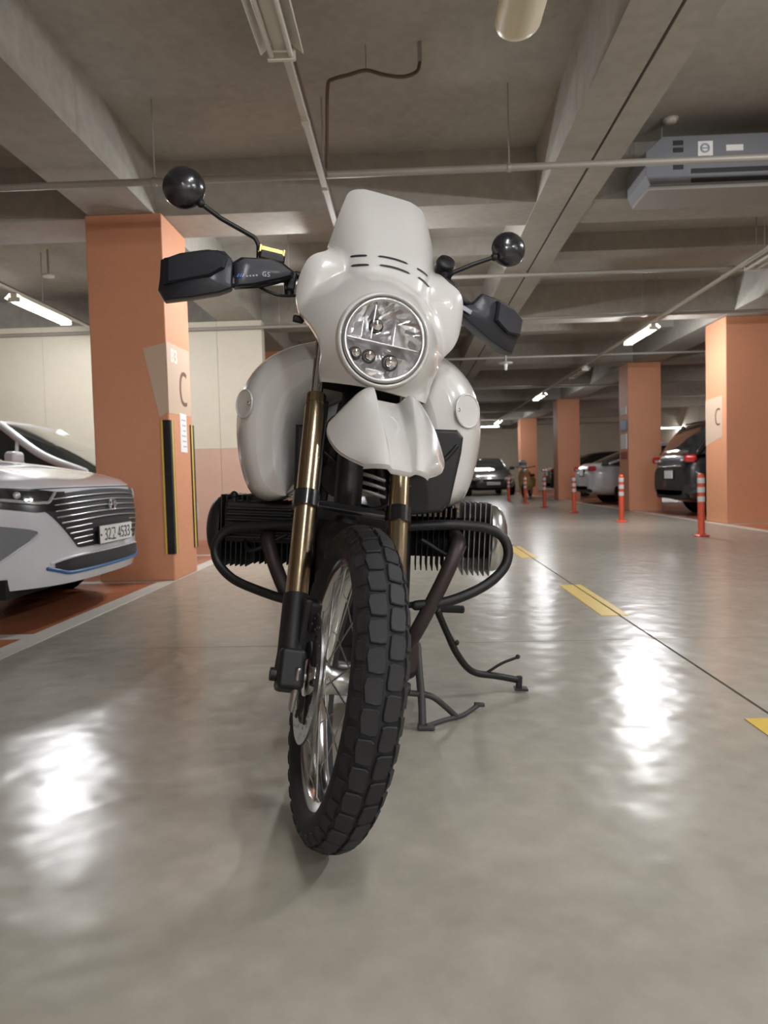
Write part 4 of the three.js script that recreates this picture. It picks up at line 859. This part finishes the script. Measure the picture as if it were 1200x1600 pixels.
{ // white car behind the column (nose towards the aisle)
  const c = carBody('parked_car', { ...sedan, paint: M.carWhite, L: 3.96, axles: [-1.2, 1.2], deck: [[-1.98, 0.78], [-1.9, 0.98], [-1.7, 1.03], [0, 0.99], [0.95, 1.02], [1.5, 0.94], [1.85, 0.80], [1.98, 0.6]], roof: [[-1.85, 0.98], [-1.5, 1.3], [-0.9, 1.47], [-0.1, 1.52], [0.3, 1.47], [0.85, 1.24], [1.35, 0.97]], pillars: [[-1.8, 0.3, -1.0, 0.95, 0.03], [1.25, 0.12, 0.3, 0.95, 0.045], [0.55, 0, 0.5, 0.8, 0.02], [-0.3, 0, -0.35, 0.95, 0.022]], mirrorX: 0.62, mirrorY: 1.09 });
  c.position.set(-4.55, 0, -8.35); tag(c, 'white car parked between the orange column and the cream wall', 'car', 'parked cars');
}
{ const c = carBody('parked_car', { ...suv, paint: M.carBlack }); rearDetails(c, { ...suv, L: 4.6, W: 1.9 }); c.position.set(6.85, 0, -13.25); tag(c, 'dark car parked between two orange columns with red tail lamps showing', 'car', 'parked cars');
  for (const s of [-1, 1]) mesh('roof_rail', tube([V(-1.75, 1.62, s * 0.66), V(-1.2, 1.70, s * 0.66), V(-0.4, 1.71, s * 0.66), V(0.2, 1.66, s * 0.66)], 0.016, 20, 8), M.alloy, c);
  mesh('chrome_strip', rboxAt(0.02, 0.02, 1.2, 0.006, -2.31, 0.86, 0), M.chrome, c); }
{ const c = carBody('parked_car', { ...sedan, paint: M.carWhite }); rearDetails(c, sedan); c.position.set(6.65, 0, -19.0); c.rotation.y = 0; tag(c, 'white car parked tail first beside the row of orange posts', 'car', 'parked cars'); }
{ const c = carBody('parked_car', { ...sedan, paint: M.carBlack }); rearDetails(c, sedan); c.position.set(7.0, 0, -25.6); tag(c, 'black car parked in shade behind the scooter', 'car', 'parked cars'); }
{ const c = carBody('parked_car', { ...sedan, paint: M.carBlack }); c.position.set(3.05, 0, -30.6); c.rotation.y = -Math.PI / 2 + 0.06;
  for (const s of [-1, 1]) { mesh('headlamp', rbox(0.16, 0.1, 0.34, 0.04, 3).rotateY(s * -0.4).translate(2.14, 0.64, s * 0.62), M.lampClear, c, 'bright headlamp'); mesh('fog_lamp', rbox(0.06, 0.07, 0.16, 0.03).translate(2.2, 0.38, s * 0.6), M.lampClear, c); }
  mesh('number_plate', rboxAt(0.014, 0.11, 0.52, 0.004, 2.315, 0.46, 0), M.plate, c); mesh('grille', rboxAt(0.05, 0.12, 0.8, 0.02, 2.27, 0.58, 0), M.dark, c);
  tag(c, 'black car facing along the aisle at its far end', 'car', 'parked cars'); }

// white hybrid car: the front shell is a surface x = nose(y, z)
{
  const car = group('parked_car'); car.position.set(-4.13, 0, -4.75);
  const NX = 2.2;
  const nose = (y, z) => { const a = Math.abs(z) / 0.9; return NX - 0.075 * a * a - 0.30 * Math.pow(a, 5) - 0.55 * Math.pow(Math.max(0, y - 0.60), 1.6) - 1.2 * Math.pow(Math.max(0, 0.34 - y), 1.7) - 0.06 * Math.max(0, Math.min(1, (y - 0.40) / 0.25)) * 0; };
  const W = 0.91, YT = 0.80, YB = 0.235;
  const P = (y, z, off = 0) => { const e = 0.004, x = nose(y, z), dz = (nose(y, z + e) - nose(y, z - e)) / (2 * e), dy = (nose(y + e, z) - nose(y - e, z)) / (2 * e), n = V(1, -dy, -dz).normalize(); return V(x, y, z).addScaledVector(n, off); };
  const front = grid(90, 36, (a, b) => { const z = lerp(-W, W, a), y = lerp(YB, YT, b); return V(nose(y, z), y, z); });
  // hood from the top edge of the front back to the windscreen, fenders at its sides
  const hood = (a, b) => { const z0 = lerp(-W, W, a), x0 = nose(YT, z0), x = lerp(x0, 0.95, b), q = Math.abs(z0) / W; return V(x, YT + 0.22 * Math.pow(b, 0.62) - 0.10 * Math.pow(q, 5) * Math.min(1, b * 3) + 0.012 * Math.exp(-Math.pow((q - 0.62) / 0.07, 2)) * Math.min(1, b * 4), z0 * lerp(1, 1.0, b)); };
  const hoodG = grid(60, 26, hood);
  const sideG = s => grid(26, 12, (a, b) => { const t = hood(s > 0 ? 1 : 0, a), x = t.x; return V(x, lerp(t.y, 0.24, b), s * (W + 0.015 * Math.sin(b * Math.PI))); });
  mesh('front_shell', merge([front, hoodG, sideG(1), sideG(-1)]), Object.assign(M.pearl.clone(), { side: THREE.DoubleSide }), car);
  // hood shut line and highlight crease
  mesh('hood_seam', tube([...Array(16).keys()].map(i => { const z = lerp(-0.78, 0.78, i / 15); return P(YT - 0.012 - 0.02 * Math.pow(Math.abs(z), 4), z, 0.0005); }), 0.003, 60, 6), M.dark, car);
  const patch = (name, z0, z1, yb, yt, off, mat, nu = 40, lbl) => mesh(name, merge([grid(nu, 8, (a, b) => { const z = lerp(z0, z1, a); return P(lerp(yb(z), yt(z), b), z, off); }), grid(nu, 2, (a, b) => { const z = lerp(z0, z1, a); return P(yt(z), z, off * (1 - b)); }), grid(nu, 2, (a, b) => { const z = lerp(z0, z1, a); return P(yb(z), z, off * (1 - b)); })]), Object.assign(mat.clone(), { side: THREE.DoubleSide }), car, lbl);
  // black mask between the headlamps and the hexagon grille under it
  const gTop = z => 0.775 - 0.03 * Math.pow(Math.abs(z) / 0.65, 2), gBot = lin([-0.66, -0.44, 0.44, 0.66], [0.665, 0.435, 0.435, 0.665]);
  patch('grille_mask', -0.665, 0.665, gBot, gTop, 0.006, M.dark, 60, 'black hexagon grille');
  for (let k = 0; k < 9; k++) {
    const y = 0.742 - k * 0.034, lim = y > 0.665 ? 0.60 : lin([0.435, 0.665], [0.43, 0.62])(y);
    const segs = k < 5 ? [[-lim, lim]] : [[-lim, -0.30], [0.30, lim]];
    for (const [a, b] of segs) mesh('grille_slat', tube([...Array(14).keys()].map(i => { const z = lerp(a, b, i / 13); return P(y - 0.02 * Math.pow(z / 0.6, 2), z, 0.014); }), 0.0042, 40, 8), M.alloy, car);
  }
  for (const s of [-1, 1]) {
    const lo = lin([0.56, 0.7, 0.86], [0.705, 0.70, 0.735]), hi = lin([0.56, 0.7, 0.86], [0.765, 0.785, 0.80]);
    patch('headlamp_mask', s > 0 ? 0.5 : -0.88, s > 0 ? 0.88 : -0.5, z => lo(Math.abs(z)) - 0.045, z => hi(Math.abs(z)), 0.007, M.blackGloss, 24);
    patch('headlamp', s > 0 ? 0.62 : -0.86, s > 0 ? 0.86 : -0.62, z => lo(Math.abs(z)) + 0.012, z => hi(Math.abs(z)) - 0.012, 0.011, M.glass, 24, 'dark headlamp glass');
    mesh('lamp_strip', tube([...Array(12).keys()].map(i => { const z = s * lerp(0.58, 0.87, i / 11); return P(lo(Math.abs(z)) + 0.004 + 0.05 * Math.max(0, 1 - i / 2), z, 0.014); }), 0.010, 40, 8), M.lampClear, car, 'silver lamp strip');
    mesh('lamp_projector', ball(P(0.752, s * 0.76, 0.004), 0.022, 14), M.lampClear, car);
    // side air curtain recess
    patch('air_curtain', s > 0 ? 0.70 : -0.87, s > 0 ? 0.87 : -0.70, z => lin([0.70, 0.87], [0.545, 0.36])(Math.abs(z)), z => lin([0.70, 0.87], [0.555, 0.60])(Math.abs(z)), 0.004, M.ventBody, 20, 'dark grey air curtain recess');
    mesh('air_curtain_edge', tube([P(0.36, s * 0.87, 0.006), P(0.45, s * 0.79, 0.008), P(0.55, s * 0.70, 0.008), P(0.60, s * 0.87, 0.006)], 0.006, 30, 6), M.pearl, car);
  }
  // lower intake, blue strip, lip
  const iT = z => 0.385 - 0.02 * Math.pow(Math.abs(z) / 0.6, 6), iB = lin([-0.66, -0.52, 0.52, 0.66], [0.345, 0.305, 0.305, 0.345]);
  patch('lower_intake', -0.62, 0.62, iB, iT, 0.005, M.dark, 50, 'black lower intake');
  mesh('blue_strip', tube([...Array(22).keys()].map(i => { const z = lerp(-0.66, 0.66, i / 21); return P(iB(z) - 0.008, z, 0.004); }), 0.011, 60, 8), M.blueTrim, car, 'blue accent strip');
  mesh('intake_brow', tube([...Array(22).keys()].map(i => { const z = lerp(-0.64, 0.64, i / 21); return P(iT(z) + 0.008, z, 0.002); }), 0.008, 60, 8), M.pearl, car);
  // emblem: slanted H in an oval
  { const c = P(0.668, 0, 0.02); const e = []; const t = new THREE.TorusGeometry(0.058, 0.006, 10, 36); t.scale(1, 0.56, 1); e.push(t);
    e.push(rbox(0.010, 0.05, 0.012, 0.003).rotateZ(-0.30).translate(-0.026, 0, 0), rbox(0.010, 0.05, 0.012, 0.003).rotateZ(-0.30).translate(0.026, 0, 0), rbox(0.055, 0.010, 0.012, 0.003).rotateZ(0.22));
    mesh('emblem', merge(e).rotateY(Math.PI / 2).translate(c.x, c.y, c.z), M.chrome, car, 'chrome oval emblem with a slanted H'); }
  // number plate
  { const g = group('number_plate', car, 'white number plate'); const c = P(0.492, 0, 0.024); g.position.set(c.x, c.y, c.z);
    mesh('plate_base', rbox(0.012, 0.115, 0.525, 0.004), M.black, g); mesh('plate_sheet', rboxAt(0.004, 0.108, 0.515, 0.003, 0.008, 0, 0), M.plate, g);
    const put = (geo, z) => mesh('character', geo.rotateY(Math.PI / 2).translate(0.0105, 0, z), M.dark, g);
    const T = s => { const q = text(s, 0.072, 0.0015, fontR); q.scale(0.95, 1, 1); return q; };
    put(T('32'), 0.145); put(T('4533'), -0.115);
    const ko = merge([box(-0.026, 0.026, 0.028, 0.036, 0, 0.0015), box(0.018, 0.026, -0.006, 0.036, 0, 0.0015), box(-0.004, 0.004, -0.034, -0.008, 0, 0.0015), box(-0.034, 0.034, -0.040, -0.032, 0, 0.0015)]); put(ko, 0.055);
    for (const z of [-0.245, 0.245]) mesh('plate_bolt', ball(V(0.010, 0, z), 0.007, 10), M.dark, g); }
  // cabin and rear body
  const rest = []; const n = 40, bot = 0.2;
  for (let i = 0; i <= 30; i++) { const x = lerp(-2.2, 1.0, i / 30), y1 = table([-2.2, -2.0, -1.2, 0, 1.0], [0.85, 1.05, 1.08, 1.02, 1.0])(x), w = table([-2.2, -1.9, -1, 1], [0.72, 0.86, 0.905, 0.905])(x), ring = []; for (let k = 0; k < n; k++) { const a = k / n * 2 * Math.PI, c = Math.cos(a), s = Math.sin(a); ring.push(V(x, (bot + y1) / 2 + (y1 - bot) / 2 * Math.sign(s) * Math.pow(Math.abs(s), 0.5), w * Math.sign(c) * Math.pow(Math.abs(c), 0.4))); } rest.push(ring); }
  mesh('rear_body', loft(rest), M.pearl, car);
  const gr = []; const ry = table([-2.0, -1.4, -0.7, 0, 0.4, 1.15], [1.06, 1.3, 1.43, 1.45, 1.38, 1.0]);
  for (let i = 0; i <= 30; i++) { const x = lerp(-2.0, 1.15, i / 30), yt = ry(x), ring = []; for (const [a, b] of [[-0.93, 0], [-0.83, 0.55], [-0.73, 0.92], [-0.6, 0.99], [0, 1.02], [0.6, 0.99], [0.73, 0.92], [0.83, 0.55], [0.93, 0]]) ring.push(V(x, lerp(0.92, Math.max(yt, 0.93), b), a * 0.9)); gr.push(ring); }
  mesh('windows', loft(gr, true, 0.5), M.glass, car, 'dark window glass');
  const rf = []; for (let i = 0; i <= 16; i++) { const x = lerp(-1.2, 0.3, i / 16), yt = ry(x); rf.push([[-0.68, -0.06], [-0.6, 0.0], [0, 0.03], [0.6, 0.0], [0.68, -0.06], [0, -0.02]].map(([a, b]) => V(x, yt + b + 0.012, a * 0.95))); }
  mesh('roof', loft(rf, true, 0.6), M.pearl, car);
  for (const s of [-1, 1]) { for (const x of [-1.35, 1.32]) wheelInto(car, x, s * 0.80, 0.32, s); mesh('wheel_well', lathe([[0, 0], [0.37, 0], [0.37, -0.02]], 'z', 40).scale(1, 1, s).translate(1.32, 0.32, s * 0.93), M.blackMatt, car); }
  mesh('underbody', box(-2.0, 1.95, 0.19, 0.3, -0.84, 0.84), M.blackMatt, car);
  tag(car, 'white hybrid car with dark grille and number plate parked in the left bay', 'car', 'parked cars');
}

// ---------------------------------------------------------------- lane posts and scooter
function post(x, z, label) {
  const g = group('lane_post'); g.position.set(x, 0, z);
  mesh('post_body', lathe([[0, 0.75], [0.02, 0.748], [0.036, 0.735], [0.04, 0.71], [0.04, 0.05], [0.046, 0.03], [0.05, 0.022], [0, 0.022]].reverse(), 'y', 28), M.postOrange, g);
  mesh('base', lathe([[0.0, 0.03], [0.06, 0.026], [0.09, 0.014], [0.095, 0.001], [0, 0.001]].reverse(), 'y', 32), M.postOrange, g);
  for (const y of [0.665, 0.555, 0.445]) mesh('reflective_band', lathe([[0.0405, y - 0.032], [0.042, y - 0.03], [0.042, y + 0.03], [0.0405, y + 0.032]], 'y', 28), M.postBand, g, 'pale reflective band');
  return tag(g, label, 'post', 'orange lane posts along the parking bays');
}
post(3.47, -9.0, 'orange lane post with pale bands beside the column marked C');
post(3.33, -11.85, 'orange lane post in front of the column with posted signs');
post(3.28, -15.0, 'orange lane post before the tail of the white car');
post(3.16, -17.6, 'orange lane post next to the parked scooter');
post(3.10, -20.1, 'orange lane post just before the scooter leg');
post(2.95, -22.3, 'orange lane post in front of the black car facing the aisle');
{
  const g = group('scooter'); g.position.set(3.95, 0, -25.2); g.rotation.y = -0.35;   // +z forward
  for (const z of [0.5, -0.55]) { mesh('tyre', new THREE.TorusGeometry(0.19, 0.05, 12, 32).rotateY(Math.PI / 2).translate(0, 0.24, z), M.rubber, g); mesh('wheel_disc', lathe([[0, 0.02], [0.14, 0.03], [0.15, 0], [0.14, -0.03], [0, -0.02]], 'x', 24).translate(0, 0.24, z), M.alloy, g); }
  const sec = [[0.28, 0.1, 0.5], [0.45, 0.17, 0.52], [0.7, 0.2, 0.46], [0.9, 0.15, 0.38], [0.97, 0.08, 0.34]].map(([y, w, z]) => { const a = []; for (let k = 0; k < 20; k++) { const t = k / 20 * 2 * Math.PI; a.push(V(w * Math.cos(t), y, z + 0.09 * Math.sin(t))); } return a; });
  mesh('leg_shield', loft(sec), M.tan, g, 'tan leg shield');
  mesh('foot_board', rboxAt(0.3, 0.08, 0.5, 0.03, 0, 0.3, 0.12), M.tan, g);
  mesh('rear_body', rbox(0.32, 0.36, 0.75, 0.1, 3).translate(0, 0.5, -0.45), M.tan, g);
  mesh('seat', rbox(0.28, 0.1, 0.7, 0.05, 3).translate(0, 0.74, -0.4), M.blackMatt, g);
  mesh('handlebar', tube([V(-0.33, 1.04, 0.22), V(-0.12, 1.0, 0.32), V(0.12, 1.0, 0.32), V(0.33, 1.04, 0.22)], 0.014, 24, 8), M.black, g);
  mesh('headlamp', lathe([[0, 0.06], [0.07, 0.05], [0.08, 0.0], [0.06, -0.06]], 'z', 28).translate(0.02, 0.92, 0.5), M.lampClear, g);
  mesh('indicator', rboxAt(0.05, 0.12, 0.03, 0.01, 0.2, 0.8, 0.5), M.tail, g);
  tag(g, 'tan scooter parked in front of a distant orange column', 'scooter');
  const h = group('helmet'); h.position.set(3.72, 1.07, -24.6);
  mesh('helmet_shell', new THREE.SphereGeometry(0.15, 32, 20, 0, Math.PI * 2, 0, Math.PI * 0.72).scale(1, 0.95, 1.15).translate(0, 0.05, 0), M.helmet, h); mesh('visor', new THREE.SphereGeometry(0.152, 24, 12, Math.PI * 0.2, Math.PI * 0.6, Math.PI * 0.38, Math.PI * 0.22).scale(1, 0.95, 1.16).translate(0, 0.05, 0), M.ventBody, h);
  tag(h, 'white round helmet hung on the handlebar of the scooter', 'helmet');
}
renderer.render(scene, camera);
